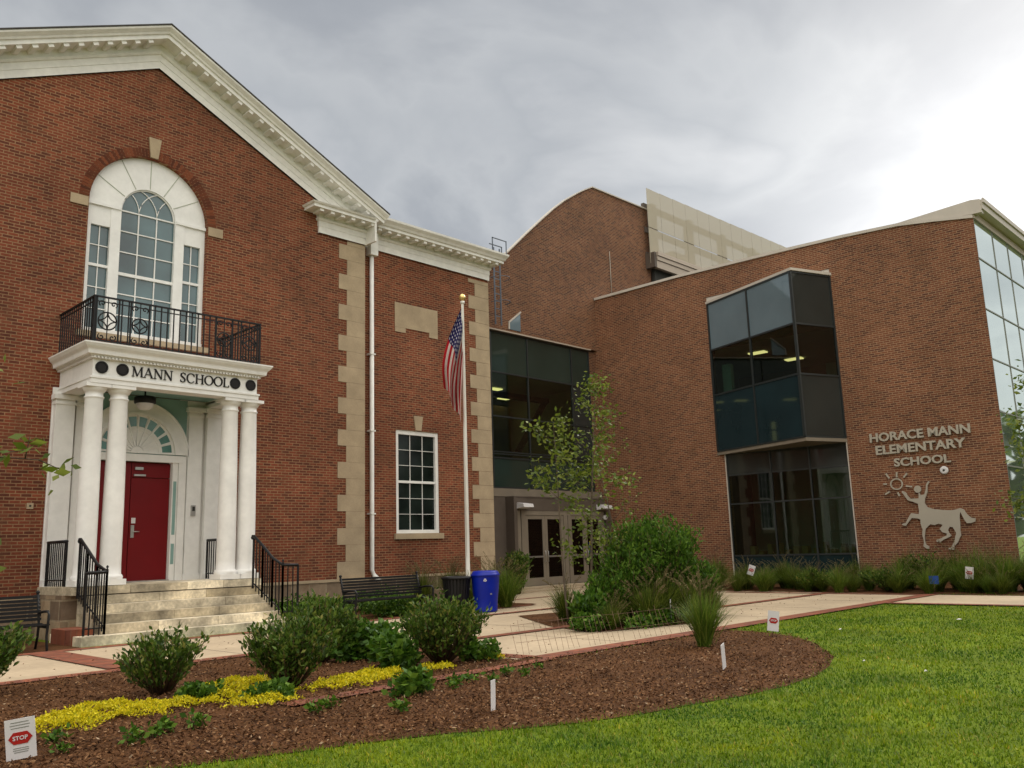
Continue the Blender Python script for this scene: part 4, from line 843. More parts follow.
vdoor(22.72, 23.74, True); vdoor(23.75, 24.77, False); vdoor(25.03, 26.0, True); vdoor(26.01, 26.97, False)
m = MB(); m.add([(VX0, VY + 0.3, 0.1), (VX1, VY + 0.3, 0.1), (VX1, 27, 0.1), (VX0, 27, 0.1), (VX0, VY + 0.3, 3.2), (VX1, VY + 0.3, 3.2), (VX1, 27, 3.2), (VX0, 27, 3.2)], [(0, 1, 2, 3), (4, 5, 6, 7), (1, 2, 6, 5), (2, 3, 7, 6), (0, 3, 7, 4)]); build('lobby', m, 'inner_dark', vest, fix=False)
m = MB(); m.box(26.2, 26.34, VY + 0.045, VY + 0.05, 1.25, 1.62); nt_ = build('door_notice', m, 'sign_blue', vest); m = MB(); m.box(26.23, 26.31, VY + 0.04, VY + 0.044, 1.5, 1.66); build('notice_top', m, 'sedum', nt_)
for x in (22.45, 26.95):
    m = MB(); m.prism([(VY + 0.02, 3.05), (VY - 0.34, 3.0), (VY - 0.38, 2.88), (VY + 0.02, 2.84)], lambda y, z: (x - 0.22, y, z), lambda y, z: (x + 0.28, y, z)); build('wall_pack_light', m, 'sign_white', vest)
def dome(x0, y0, z0, nrm, parent, name='security_camera', r=0.11):
    m = MB(); n = 16; v = []; nrm = Vector(nrm).normalized(); a = nrm.cross(Vector((0, 0, 1))).normalized(); b = nrm.cross(a)
    for rr, h in ((r, 0), (r, 0.06), (r * 0.75, 0.08)): v += [tuple(Vector((x0, y0, z0)) + nrm * h + a * rr * math.cos(2 * math.pi * k / n) + b * rr * math.sin(2 * math.pi * k / n)) for k in range(n)]
    m.add(v, [(i * n + k, i * n + (k + 1) % n, (i + 1) * n + (k + 1) % n, (i + 1) * n + k) for i in range(2) for k in range(n)] + [tuple(range(2 * n, 3 * n))])
    o = build(name, m, 'sign_white', parent)
    m = MB(); v = []
    for rr, h in ((r * 0.3, 0.075), (r * 0.26, 0.09), (r * 0.15, 0.1), (0.004, 0.104)): v += [tuple(Vector((x0, y0, z0)) + nrm * h + a * rr * math.cos(2 * math.pi * k / n) + b * rr * math.sin(2 * math.pi * k / n)) for k in range(n)]
    m.add(v, [(i * n + k, i * n + (k + 1) % n, (i + 1) * n + (k + 1) % n, (i + 1) * n + k) for i in range(3) for k in range(n)], True); build('camera_dome', m, 'inner_dark', o); return o
dome(*tw(1.70, 0.0, 3.40), WN, new, r=0.12); dome(27.16, VY - 0.01, 2.55, (0, -1, 0), vest, r=0.1)
# lettering on the modern wall
for body, t0, t1, z0, hh in (('HORACE MANN', 3.80, 0.83, 4.45, 0.285), ('ELEMENTARY', 3.65, 1.00, 4.04, 0.285), ('SCHOOL', 3.13, 1.47, 3.62, 0.265)):
    place_text('lettering', body, tw(t0, 0.05, z0), tuple(-WD), t0 - t1, hh, 'letter', new, depth=0.03, offset=0.03)
BODY = [(2.98, 2.86), (2.88, 2.81), (2.84, 2.7), (2.76, 2.6), (2.62, 2.6), (2.52, 2.6), (2.5, 2.78), (2.45, 2.69), (2.34, 2.71), (2.28, 2.87), (2.26, 3.01), (2.19, 3.1), (2.15, 3.08), (2.22, 2.97), (2.24, 2.78), (2.34, 2.57), (2.36, 2.44), (2.3, 2.32), (2.13, 2.25), (1.87, 2.21), (1.61, 2.19), (1.49, 2.21), (1.38, 2.24), (1.28, 2.19), (1.22, 2.05), (1.11, 1.94), (1.0, 1.92), (1.01, 1.83), (1.12, 1.79), (1.25, 1.79), (1.31, 1.91), (1.39, 2.13), (1.43, 1.96), (1.43, 1.78), (1.45, 1.58), (1.44, 1.44), (1.49, 1.37), (1.55, 1.25), (1.66, 1.13), (1.68, 1.02), (1.86, 1.05), (1.74, 1.12), (1.65, 1.27), (1.6, 1.44), (1.57, 1.51), (1.65, 1.69), (1.73, 1.7), (1.79, 1.61), (1.77, 1.52), (1.71, 1.45), (1.77, 1.4), (1.94, 1.33), (2.06, 1.25), (2.15, 1.27), (2.15, 1.33), (2.04, 1.36), (1.84, 1.46), (1.84, 1.51), (1.96, 1.55), (2.02, 1.65), (1.92, 1.77), (2.03, 1.81), (2.16, 1.77), (2.27, 1.8), (2.42, 1.67), (2.47, 1.47), (2.48, 1.3), (2.46, 1.19), (2.38, 1.14), (2.38, 1.07), (2.45, 1.07), (2.54, 1.14), (2.51, 1.3), (2.54, 1.51), (2.51, 1.65), (2.55, 1.83), (2.54, 1.95), (2.61, 1.99), (2.79, 2.01), (2.87, 1.92), (2.99, 1.78), (3.1, 1.81), (3.08, 1.85), (2.98, 1.87), (2.9, 2.01), (2.79, 2.16), (2.57, 2.12), (2.55, 2.22), (2.56, 2.44), (2.69, 2.5), (2.85, 2.56), (2.93, 2.71), (3.0, 2.82)]
from mathutils.geometry import tessellate_polygon
m = MB(tw); n = len(BODY); vs = [(a, 0.03, b) for a, b in BODY] + [(a, 0.07, b) for a, b in BODY]
tris = tessellate_polygon([[Vector((a, b, 0)) for a, b in BODY]])
m.add(vs, [tuple(q) for q in tris] + [tuple(n + i for i in q) for q in tris] + [(i, (i + 1) % n, n + (i + 1) % n, n + i) for i in range(n)])
m.prism([(2.52 + 0.105 * math.cos(2 * math.pi * k / 18), 2.88 + 0.11 * math.sin(2 * math.pi * k / 18)) for k in range(18)], lambda a, b: (a, 0.03, b), lambda a, b: (a, 0.068, b))
em = build('emblem', m, 'letter', new)
m = MB(tw)
for k in range(22):
    a0, a1 = 2 * math.pi * k / 22 + 1.4, 2 * math.pi * (k + 1) / 22 + 1.4
    m.prism([(0.155, a0), (0.195, a0), (0.195, a1), (0.155, a1)], lambda r, a: (3.13 + r * math.cos(a), 0.03, 3.08 + r * 0.93 * math.sin(a)), lambda r, a: (3.13 + r * math.cos(a), 0.065, 3.08 + r * 0.93 * math.sin(a)))
for (a, b), (c, d) in [[(3.42, 3.43), (3.33, 3.27)], [(3.09, 3.45), (3.1, 3.29)], [(2.78, 3.39), (2.9, 3.27)], [(3.53, 3.11), (3.42, 3.1)], [(2.86, 3.0), (2.67, 2.97)], [(3.51, 2.78), (3.36, 2.86)], [(3.12, 2.82), (3.08, 2.7)]]:
    l = math.hypot(c - a, d - b); ux, uz = -(d - b) / l * 0.024, (c - a) / l * 0.024
    m.prism([(a + ux, b + uz), (c + ux, d + uz), (c - ux, d - uz), (a - ux, b - uz)], lambda p, q: (p, 0.03, q), lambda p, q: (p, 0.065, q))
build('sun_emblem', m, 'letter', em)

# ================================================================== FURNITURE
def bench(label, x0, x1, y):
    t = thing('park_bench', label, 'bench', ((x0 + x1) / 2, y + 0.25, 0), 'black slatted benches outside the old school')
    m = MB()
    for k in range(7): m.box(x0, x1, y + 0.02 + k * 0.062, y + 0.065 + k * 0.062, 0.41 + 0.008 * abs(k - 3), 0.435 + 0.008 * abs(k - 3))
    build('seat', m, 'black_wood', t)
    m = MB()
    for k in range(7):
        z = 0.50 + k * 0.062; yy = y + 0.46 + k * 0.022; m.box(x0, x1, yy, yy + 0.022, z, z + 0.047)
    build('backrest', m, 'black_wood', t)
    for x in (x0 + 0.03, x1 - 0.03):
        m = MB(); m.tube([(x, y + 0.02, 0), (x, y + 0.0, 0.04), (x, y + 0.06, 0.25), (x, y + 0.03, 0.42), (x, y + 0.01, 0.60), (x, y + 0.06, 0.66), (x, y + 0.3, 0.65), (x, y + 0.5, 0.62)], 0.022, 8)
        m.tube([(x, y + 0.58, 0), (x, y + 0.50, 0.22), (x, y + 0.47, 0.42), (x, y + 0.52, 0.62), (x, y + 0.62, 0.95)], 0.022, 8); m.tube([(x, y + 0.04, 0.40), (x, y + 0.46, 0.40)], 0.02, 8); m.lathe(x, y + 0.62, [(0.02, 0.94), (0.034, 0.96), (0.03, 0.985), (0.004, 1.0)], 8)
        build('end_frame', m, 'black_iron', t)
    return t
bench('black slatted bench left of the entrance steps, partly cut by the edge of the photo', 3.05, 5.32, 16.05)
bench('black slatted bench between the right stair railing and the black litter bin', 11.42, 13.65, 15.95)
# litter bin
t = thing('litter_bin', 'black slatted litter bin behind the blue recycling bin', 'trash can', (14.12, 15.7, 0)); m = MB()
for k in range(26):
    a = 2 * math.pi * k / 26; c, s_n = math.cos(a), math.sin(a); m.bar((14.12 + 0.25 * c, 15.7 + 0.25 * s_n, 0.06), (14.12 + 0.33 * c, 15.7 + 0.33 * s_n, 0.80), 0.05, 0.012, up=(c, s_n, 0))
build('slats', m, 'black_iron', t)
m = MB(); m.lathe(14.12, 15.7, [(0.33, 0.79), (0.37, 0.80), (0.37, 0.84), (0.27, 0.86), (0.26, 0.80)], 26); m.lathe(14.12, 15.7, [(0.23, 0.02), (0.26, 0.03), (0.26, 0.08), (0.23, 0.09)], 26); build('rim', m, 'black_iron', t)
m = MB(); m.lathe(14.12, 15.7, [(0.2, 0.06), (0.25, 0.78)], 20); build('liner', m, 'inner_dark', t)
# recycling bin
bx_, by_ = 14.66, 15.28
t = thing('recycling_bin', 'blue plastic recycling barrel with white recycling symbol beside the black bin', 'recycling bin', (bx_, by_, 0)); m = MB()
m.lathe(bx_, by_, [(0.20, 0.0), (0.265, 0.02), (0.275, 0.06), (0.27, 0.08), (0.285, 0.3), (0.315, 0.55), (0.33, 0.80), (0.335, 0.84), (0.35, 0.85), (0.35, 0.88), (0.325, 0.89), (0.315, 0.93), (0.28, 0.96), (0.20, 0.965), (0.18, 0.95)], 36); build('barrel', m, 'blue_plastic', t)
# faces camera: direction to (0,0)
fa = math.atan2(-by_, -bx_)
def onbin(m, da, z0, z1, half, r0=0.335, thick=0.006):
    for i in range(4):
        a0, a1 = fa + da - half + 2 * half * i / 4, fa + da - half + 2 * half * (i + 1) / 4
        m.add([(bx_ + r * math.cos(a), by_ + r * math.sin(a), z) for r in (r0, r0 + thick) for a, z in ((a0, z0), (a1, z0), (a1, z1), (a0, z1))], [(0, 3, 2, 1), (4, 5, 6, 7), (0, 1, 5, 4), (2, 3, 7, 6), (0, 4, 7, 3), (1, 2, 6, 5)])
m = MB()
for q in range(3):                                         # three bent arrows of the recycling triangle
    def bp_(u, v):
        a = q * 2 * math.pi / 3; uu, vv = u * math.cos(a) - v * math.sin(a), u * math.sin(a) + v * math.cos(a); an = fa - 0.02 + uu / 0.335; return (bx_ + 0.342 * math.cos(an), by_ + 0.342 * math.sin(an), 0.755 + vv)
    m.add([bp_(-0.034, -0.028), bp_(0.012, -0.028), bp_(0.012, -0.012), bp_(-0.026, -0.012)], [(0, 1, 2, 3)]); m.add([bp_(0.010, -0.036), bp_(0.032, -0.020), bp_(0.010, -0.004)], [(0, 1, 2)])
build('recycling_symbol', m, 'sign_white', t, fix=False)
m = MB(); onbin(m, 0.42, 0.42, 0.45, 0.07, 0.31); build('sticker', m, 'mull_light', t)
# flagpole and flag
FX, FY = 15.97, 17.3
t = thing('flagpole', 'slim white flagpole with gold ball in front of the brick wing', 'flagpole', (FX, FY, 0)); m = MB(); m.lathe(FX, FY, [(0.09, 0), (0.09, 0.05), (0.06, 0.08), (0.058, 2), (0.05, 5), (0.035, 8.25)], 14); build('pole', m, 'pole_white', t)
m = MB(); m.lathe(FX, FY, [(0.004, 8.3), (0.07, 8.33), (0.10, 8.40), (0.08, 8.47), (0.01, 8.52)], 12); M_['gold'] = plain('gold_ball', (0.7, 0.5, 0.2), 0.25, 0.5, metal=0.7); build('finial', m, 'gold', t)
m = MB(); m.lathe(FX, FY, [(0.05, 8.23), (0.06, 8.24), (0.06, 8.30), (0.01, 8.31)], 10); m.tube([(FX - 0.07, FY - 0.04, 8.2), (FX - 0.075, FY - 0.05, 1.3)], 0.006, 4); build('truck_and_halyard', m, 'pole_white', t)
m, tt_, o = new_mat('flag_cloth'); b = pbsdf(tt_, 0.8, 0.2); uvn = N(tt_, 'ShaderNodeUVMap'); uvn.uv_map = 'flag'; sp = N(tt_, 'ShaderNodeSeparateXYZ'); tt_.links.new(uvn.outputs[0], sp.inputs[0])
u_, v_ = sp.outputs[0], sp.outputs[1]
stripe = math_node(tt_, 'LESS_THAN', math_node(tt_, 'MODULO', math_node(tt_, 'MULTIPLY', v_, 13.0), 2.0), 1.0)
base = mixc(tt_, stripe, (0.50, 0.42, 0.38), (0.33, 0.006, 0.012))
cant = math_node(tt_, 'MULTIPLY', math_node(tt_, 'LESS_THAN', u_, 0.4), math_node(tt_, 'LESS_THAN', v_, 7 / 13))
su = math_node(tt_, 'SUBTRACT', math_node(tt_, 'FRACT', math_node(tt_, 'MULTIPLY', u_, 17.5)), 0.5); sv = math_node(tt_, 'SUBTRACT', math_node(tt_, 'FRACT', math_node(tt_, 'MULTIPLY', v_, 13.0)), 0.5)
rr = math_node(tt_, 'ADD', math_node(tt_, 'MULTIPLY', su, su), math_node(tt_, 'MULTIPLY', sv, sv)); star = math_node(tt_, 'LESS_THAN', rr, 0.055)
blue = mixc(tt_, star, (0.012, 0.010, 0.065), (0.42, 0.40, 0.45)); fin = mixc(tt_, cant, base, blue)
tt_.links.new(fin, b.inputs['Base Color']); trn = N(tt_, 'ShaderNodeBsdfTranslucent'); tt_.links.new(fin, trn.inputs[0]); mx = N(tt_, 'ShaderNodeMixShader'); mx.inputs[0].default_value = 0.25
tt_.links.new(b.outputs[0], mx.inputs[1]); tt_.links.new(trn.outputs[0], mx.inputs[2]); tt_.links.new(mx.outputs[0], o.inputs[0]); M_['flag'] = m
NU, NV = 60, 40; vs = []; uv = []
for i in range(NU + 1):
    u = i / NU
    for j in range(NV + 1):
        v = j / NV
        # limp cloth: the fly falls, the lower hoist hangs close to the pole
        swing = math.sin(min(1, u * 1.15) * math.pi / 2)
        dxl = -(0.05 + 0.66 * (1 - v) ** 1.2 * swing * (1 - 0.30 * max(0, u - 0.7)) + 0.10 * swing)
        zz = 8.12 - 1.45 * v - u * (2.35 - 0.45 * v)
        fold = (0.24 * math.sin(v * 11 + u * 2.2 + 0.4) + 0.02 * math.sin(v * 23 - u * 5)) * (0.25 + 0.75 * swing)
        vs.append((FX + dxl + 0.75 * fold, FY - 0.03 + fold, zz)); uv.append((u, v))
fs = [(i * (NV + 1) + j, (i + 1) * (NV + 1) + j, (i + 1) * (NV + 1) + j + 1, i * (NV + 1) + j + 1) for i in range(NU) for j in range(NV)]
me = bpy.data.meshes.new('flag'); me.from_pydata(vs, [], fs); ul = me.uv_layers.new(name='flag')
for lp_ in me.loops: ul.data[lp_.index].uv = uv[lp_.vertex_index]
for p in me.polygons: p.use_smooth = True
me.materials.append(M_['flag'])
fo = link('flag', me); fo['label'] = 'United States flag hanging limp from the white flagpole'; fo['category'] = 'flag'

# signs
def garden_sign(name, label, x, y, face_deg, w, h, z0, tilt=0.0, stop=False, mat='sign_white', group=None, lean=0.0, text=True, shape=None):
    t = thing(name, label, 'sign', (x, y, 0), group); fd = R(face_deg); nx, ny = math.cos(fd), math.sin(fd); rx, ry = -ny, nx    # right as seen by a viewer in front
    def tf(a, o, z):                                       # a: along, o: out, z: up; tilt rolls the card, lean tips it back
        aa = a * math.cos(tilt) - (z - z0) * math.sin(tilt); zz = z0 + a * math.sin(tilt) + (z - z0) * math.cos(tilt); oo = o - lean * (zz - z0)
        return (x + rx * aa + nx * oo, y + ry * aa + ny * oo, zz)
    m = MB(tf); m.box(-w / 2, w / 2, -0.004, 0.004, z0, z0 + h); build('card', m, mat, t)
    m = MB(); m.tube([(x - nx * 0.012, y - ny * 0.012, 0), (x - nx * 0.012, y - ny * 0.012, z0 + h * 0.5)], 0.006, 6); build('stake', m, 'rust', t)
    if stop:
        m = MB(tf); oc = [(-0.40, 0.0), (-0.23, 0.21), (0.23, 0.21), (0.40, 0.0), (0.23, -0.21), (-0.23, -0.21)]; zc = z0 + h * 0.52
        m.prism([(a * w, zc + b * w) for a, b in oc], lambda a, b: (a, 0.005, b), lambda a, b: (a, 0.008, b)); rd = build('stop_shape', m, 'sign_red', t)
        me = text_mesh('STOP', 1.0, 0.5, 0.02); co = np.array([v.co[:] for v in me.vertices]); x0, x1, y0, y1 = co[:, 0].min(), co[:, 0].max(), co[:, 1].min(), co[:, 1].max()
        for v in me.vertices: v.co = tf(((v.co.x - x0) / (x1 - x0) - 0.5) * w * 0.50, 0.010 + (0.001 if v.co.z > 0 else -0.001), zc - 0.07 * w + (v.co.y - y0) / (y1 - y0) * 0.15 * w)
        me.materials.append(M_['sign_white']); link('lettering', me, t)
        if text:
            m = MB(tf)
            for z_, wd_ in ((0.90, 0.6), (0.83, 0.66), (0.76, 0.6), (0.26, 0.5), (0.21, 0.52), (0.16, 0.46)): m.box(-w * wd_ / 2, w * wd_ / 2, 0.0045, 0.0055, z0 + h * z_, z0 + h * (z_ + 0.022))
            build('small_print', m, 'mull_light', t)
    return t
garden_sign('garden_sign', 'white stop notice card staked in the mulch at the bottom left corner, nearest the viewer', 2.30, 7.35, -118, 0.20, 0.285, 0.05, tilt=0.12, stop=True)
garden_sign('garden_sign', 'narrow white card seen almost edge on in the mulch at the centre foreground', 5.74, 5.92, -60, 0.13, 0.26, 0.03, tilt=-0.05)
garden_sign('garden_sign', 'white card turned half away in the mulch right of the foreground grass clump', 9.07, 5.55, -72, 0.15, 0.27, 0.04, tilt=0.1)
garden_sign('garden_sign', 'white stop notice at the far right tip of the mulch bed beside the lawn', 12.56, 6.80, -122, 0.19, 0.30, 0.10, tilt=-0.15, stop=True, text=False)
garden_sign('garden_sign', 'small tilted white stop notice in the grasses below the ground floor window', 24.2, 13.7, -165, 0.20, 0.30, 0.46, tilt=-0.35, stop=True, text=False)
garden_sign('garden_sign', 'small white stop notice in the grasses under the centaur emblem', 23.9, 7.45, -172, 0.19, 0.30, 0.36, tilt=-0.1, stop=True, text=False)
tb_ = garden_sign('garden_sign', 'small blue sign on a pale stake at the edge of the wall grasses', 23.45, 8.15, -160, 0.22, 0.20, 0.26, mat='sign_blue')
for k, (x, y, l, hh) in enumerate(((13.2, 9.75, 'small white plant tag low in the island planting, left of the other two', 0.1), (13.75, 9.45, 'slanted white plant tag in the island planting, between two others', 0.16), (14.2, 9.3, 'tall thin white marker stake at the right end of the island planting', 0.42))):
    m = MB(); m.bar((x, y, 0.30 if k < 2 else 0.0), (x + 0.03 * (1 - k), y, 0.30 + hh if k < 2 else hh + 0.1), 0.03 if k < 2 else 0.015, 0.006); 
    if k < 2: m.box(x - 0.003, x + 0.003, y - 0.003, y + 0.003, 0, 0.31)
    build('plant_tag', m, 'sign_white', label=l, category='plant tag')
# wire fence leaning along the brick edge
t = thing('wire_fence', 'low thin rusty wire garden fence along the brick edging in front of the island bed', 'fence', (11, 8.6, 0)); m = MB()
wp = [(8.85, 8.62), (10.0, 8.55), (11.2, 8.52), (12.6, 8.48), (13.2, 8.45)]
n = 34
for i in range(n):
    q = i / (n - 1) * 3.2; a = min(int(q), 3); x = wp[a][0] + (wp[a + 1][0] - wp[a][0]) * (q - a); y = wp[a][1] + (wp[a + 1][1] - wp[a][1]) * (q - a)
    if i % 9 in (3, ): continue
    m.tube([(x, y, 0.0), (x + 0.05 + 0.03 * math.sin(i), y + 0.18, 0.42 + 0.05 * math.sin(i * 1.7))], 0.0028, 4)
build('wires', m, 'rust', t)
m = MB(); m.tube([(8.9, 8.80, 0.40), (10.2, 8.72, 0.42), (11.4, 8.68, 0.40), (12.8, 8.62, 0.40)], 0.002, 4); m.tube([(8.88, 8.68, 0.18), (10.2, 8.62, 0.17), (11.4, 8.58, 0.18), (12.8, 8.52, 0.17)], 0.002, 4); build('top_wire', m, 'rust', t)
# litter on the lawn
for k, (x, y, s_, l) in enumerate(((16.2, 5.3, 0.05, 'crumpled white paper scrap on the far lawn near the path'), (13.8, 6.3, 0.035, 'small white scrap on the lawn right of the mulch tip'), (9.95, 3.65, 0.018, 'small pale scrap on the middle of the lawn'), (10.4, 4.5, 0.018, 'pale scrap on the lawn beside the curved mulch edge'))):
    rg = random.Random(k); m = MB(); n = 7; pts = [(x + s_ * math.cos(a) * rg.uniform(0.6, 1.2), y + s_ * math.sin(a) * rg.uniform(0.6, 1.2), 0.03 + rg.uniform(0, 0.025)) for a in np.linspace(0, 2 * math.pi, n + 1)[:-1]]
    m.add(pts + [(x, y, 0.06)], [(i, (i + 1) % n, n) for i in range(n)]); build('litter', m, 'sign_white', label=l, category='litter', fix=False)

# ================================================================== VEGETATION
def _litter():
    n = 900; x = RNG.uniform(2.5, 23, n); y = RNG.uniform(8.4, 16, n); k = ((x > 8.8) | (y > 12.5)); x, y = x[k], y[k]
    V, F = leaf_arrays(np.column_stack([x, y, np.full(len(x), 0.038)]), 0.035, RNG, dirs=np.column_stack([RNG.normal(size=len(x)), RNG.normal(size=len(x)), np.zeros(len(x))]) * 4, aspect=0.5)
    V[:, 2] = np.clip(V[:, 2], 0.034, 0.05); npmesh('fallen_leaves', V, F, 'chips', None, kind='stuff', label='scattered bits of bark and dry leaves on the tan paving', category='leaf litter')
def leaf_arrays(P, size, rng, up=0.3, aspect=0.45, dirs=None, fold=0.18):
    n = len(P); d = rng.normal(size=(n, 3)); d[:, 2] = d[:, 2] * 0.7 + up
    if dirs is not None: d = dirs + 0.55 * d
    d /= np.linalg.norm(d, axis=1)[:, None]; s = rng.normal(size=(n, 3)); s -= (s * d).sum(1)[:, None] * d; s /= np.linalg.norm(s, axis=1)[:, None]
    L = (size * rng.uniform(0.65, 1.25, n))[:, None]; nn = np.cross(d, s)
    a = P; b = P + d * L * 0.5 + s * L * aspect / 2 + nn * L * fold * 0.3; c = P + d * L; e = P + d * L * 0.5 - s * L * aspect / 2 + nn * L * fold * 0.3
    V = np.stack([a, b, c, e], 1).reshape(-1, 3); F = np.arange(4 * n).reshape(n, 4); return V, F
def leaves(name, P, size, m, parent, rng, **kw):
    tags = {k: kw.pop(k) for k in ('label', 'category', 'kind', 'group') if k in kw}
    V, F = leaf_arrays(np.asarray(P), size, rng, **kw); off_ = np.array(parent.location) if parent else 0
    return npmesh(name, V, F, m, parent, **tags)
def shrub(label, x, y, rad, hgt, nst, nleaf, size, m, seed, group=None, name='shrub', cat='shrub', spread=0.75, aspect=0.42, base=0.05):
    """stems fan out from the base; leaves sit in whorls on the outer half of every stem"""
    rng = np.random.default_rng(seed); t = thing(name, label, cat, (x, y, 0), group); mb = MB(); P = []; D = []
    for i in range(nst):
        az = rng.uniform(0, 2 * math.pi); lean = math.sqrt(rng.uniform(0.0, 1.0)) * spread * 1.25; L = hgt * rng.uniform(0.78, 1.12) * (1 - 0.32 * (lean / 1.3) ** 2)
        dx, dy = math.cos(az) * math.sin(lean), math.sin(az) * math.sin(lean); sc_ = rad / (hgt * math.sin(spread * 1.1) + 1e-6)
        end = np.array([dx * L * sc_ * rng.uniform(0.8, 1.1), dy * L * sc_ * rng.uniform(0.8, 1.1), L * math.cos(lean * 0.75)])
        p0 = np.array([dx * 0.12, dy * 0.12, 0.02]); mid = p0 * 0.45 + end * 0.55 + np.array([0, 0, -0.08 * hgt * lean])
        pts = [p0, mid, end]; mb.tube([tuple(q + (x, y, 0)) for q in pts], 0.010 * hgt + 0.003, 5, 0.003)
        k = nleaf // nst
        q = rng.beta(2.6, 1.0, k); q = base + (1 - base) * q; pp = np.where(q[:, None] < 0.5, p0 + (mid - p0) * (q[:, None] * 2), mid + (end - mid) * ((q[:, None] - 0.5) * 2)) + rng.normal(size=(k, 3)) * 0.035 * hgt * (0.5 + q[:, None])
        P.append(pp); dd = (end - mid) / np.linalg.norm(end - mid); D.append(np.tile(dd, (k, 1)))
    P = np.concatenate(P) + (x, y, 0); D = np.concatenate(D); P[:, 2] = np.maximum(P[:, 2], 0.03)
    build('branches', mb, 'twig', t, fix=False); leaves('foliage', P, size, m, t, rng, dirs=D * 0.8, aspect=aspect); return t
def mound(label, x, y, rx, ry, hgt, nleaf, size, m, seed, name='perennial', cat='plant', group=None, aspect=0.6):
    rng = np.random.default_rng(seed); t = thing(name, label, cat, (x, y, 0), group)
    nb = 9; cs = np.column_stack([rng.uniform(-0.6, 0.6, nb) * rx, rng.uniform(-0.6, 0.6, nb) * ry, rng.uniform(0.2, 0.62, nb) * hgt]); ci = rng.integers(0, nb, nleaf)
    d = rng.normal(size=(nleaf, 3)); d /= np.linalg.norm(d, axis=1)[:, None]; r = rng.uniform(0.55, 1.0, nleaf)[:, None] * np.array([0.5 * rx, 0.5 * ry, 0.42 * hgt])
    P = cs[ci] + d * r; P[:, 2] = np.abs(P[:, 2]) + 0.02; P += (x, y, 0); leaves('foliage', P, size, m, t, rng, aspect=aspect, up=0.35)
    mb = MB(); [mb.tube([(x + c[0] * 0.3, y + c[1] * 0.3, 0), (x + c[0], y + c[1], c[2])], 0.006, 4) for c in cs]; build('stems', mb, 'twig', t, fix=False); return t
def tuft_arrays(rng, nbl, hgt, spread, width, n=5, droop=1.0):
    az = rng.uniform(0, 2 * math.pi, nbl); lean = rng.beta(1.6, 1.6, nbl) * spread; L = hgt * rng.uniform(0.65, 1.1, nbl); b = rng.normal(size=(nbl, 2)) * 0.05 * hgt
    q = np.linspace(0, 1, n); V = np.zeros((nbl, n, 2, 3)); tw_ = rng.uniform(-0.5, 0.5, nbl)
    for i, s in enumerate(q):
        hor = L * (s * np.sin(lean) * 0.9 + droop * 0.28 * lean * s ** 3); ver = L * (s * np.cos(lean * 0.8) - droop * 0.30 * lean * s ** 3); w = width * (1 - s ** 2 * 0.92)
        cx = b[:, 0] + hor * np.cos(az); cy = b[:, 1] + hor * np.sin(az)
        for k, sg in ((0, -1), (1, 1)):
            V[:, i, k, 0] = cx + sg * w * -np.sin(az + tw_); V[:, i, k, 1] = cy + sg * w * np.cos(az + tw_); V[:, i, k, 2] = np.maximum(ver, 0.01)
    idx = np.arange(nbl)[:, None] * (2 * n); F = []
    for i in range(n - 1): F.append(np.stack([idx[:, 0] + 2 * i, idx[:, 0] + 2 * i + 1, idx[:, 0] + 2 * i + 3, idx[:, 0] + 2 * i + 2], 1))
    return V.reshape(-1, 3), np.concatenate(F), (az, lean, L, b)
def tuft(label, x, y, hgt, spread, nbl, width, m, seed, plumes=0, group=None, name='ornamental_grass', cat='grass clump', droop=1.0, pmat='plume', ph=1.25):
    rng = np.random.default_rng(seed); t = thing(name, label, cat, (x, y, 0), group); V, F, _ = tuft_arrays(rng, nbl, hgt, spread, width, droop=droop); npmesh('blades', V + (x, y, 0), F, m, t)
    if plumes:
        P = []; mb = MB(); D = []
        for i in range(plumes):
            az = rng.uniform(0, 6.28); ln = rng.uniform(0.05, spread * 0.7); L = hgt * rng.uniform(ph * 0.85, ph * 1.1); d1 = np.array([math.cos(az) * math.sin(ln), math.sin(az) * math.sin(ln), math.cos(ln)])
            a = np.array([x, y, 0.05]); b = a + d1 * L * 0.78; d2 = d1 + np.array([math.cos(az) * 0.5, math.sin(az) * 0.5, -0.25]); d2 /= np.linalg.norm(d2); c = b + d2 * L * 0.22
            mb.tube([tuple(a), tuple(b), tuple(c)], 0.0028, 3); k = 34; q = rng.uniform(0, 1, k)[:, None]; P.append(b + (c - b) * q + rng.normal(size=(k, 3)) * 0.006); D.append(np.tile(d2, (k, 1)))
        build('stalks', mb, 'plume', t, fix=False); leaves('plumes', np.concatenate(P), 0.032, pmat, t, rng, dirs=np.concatenate(D), aspect=0.25)
    return t
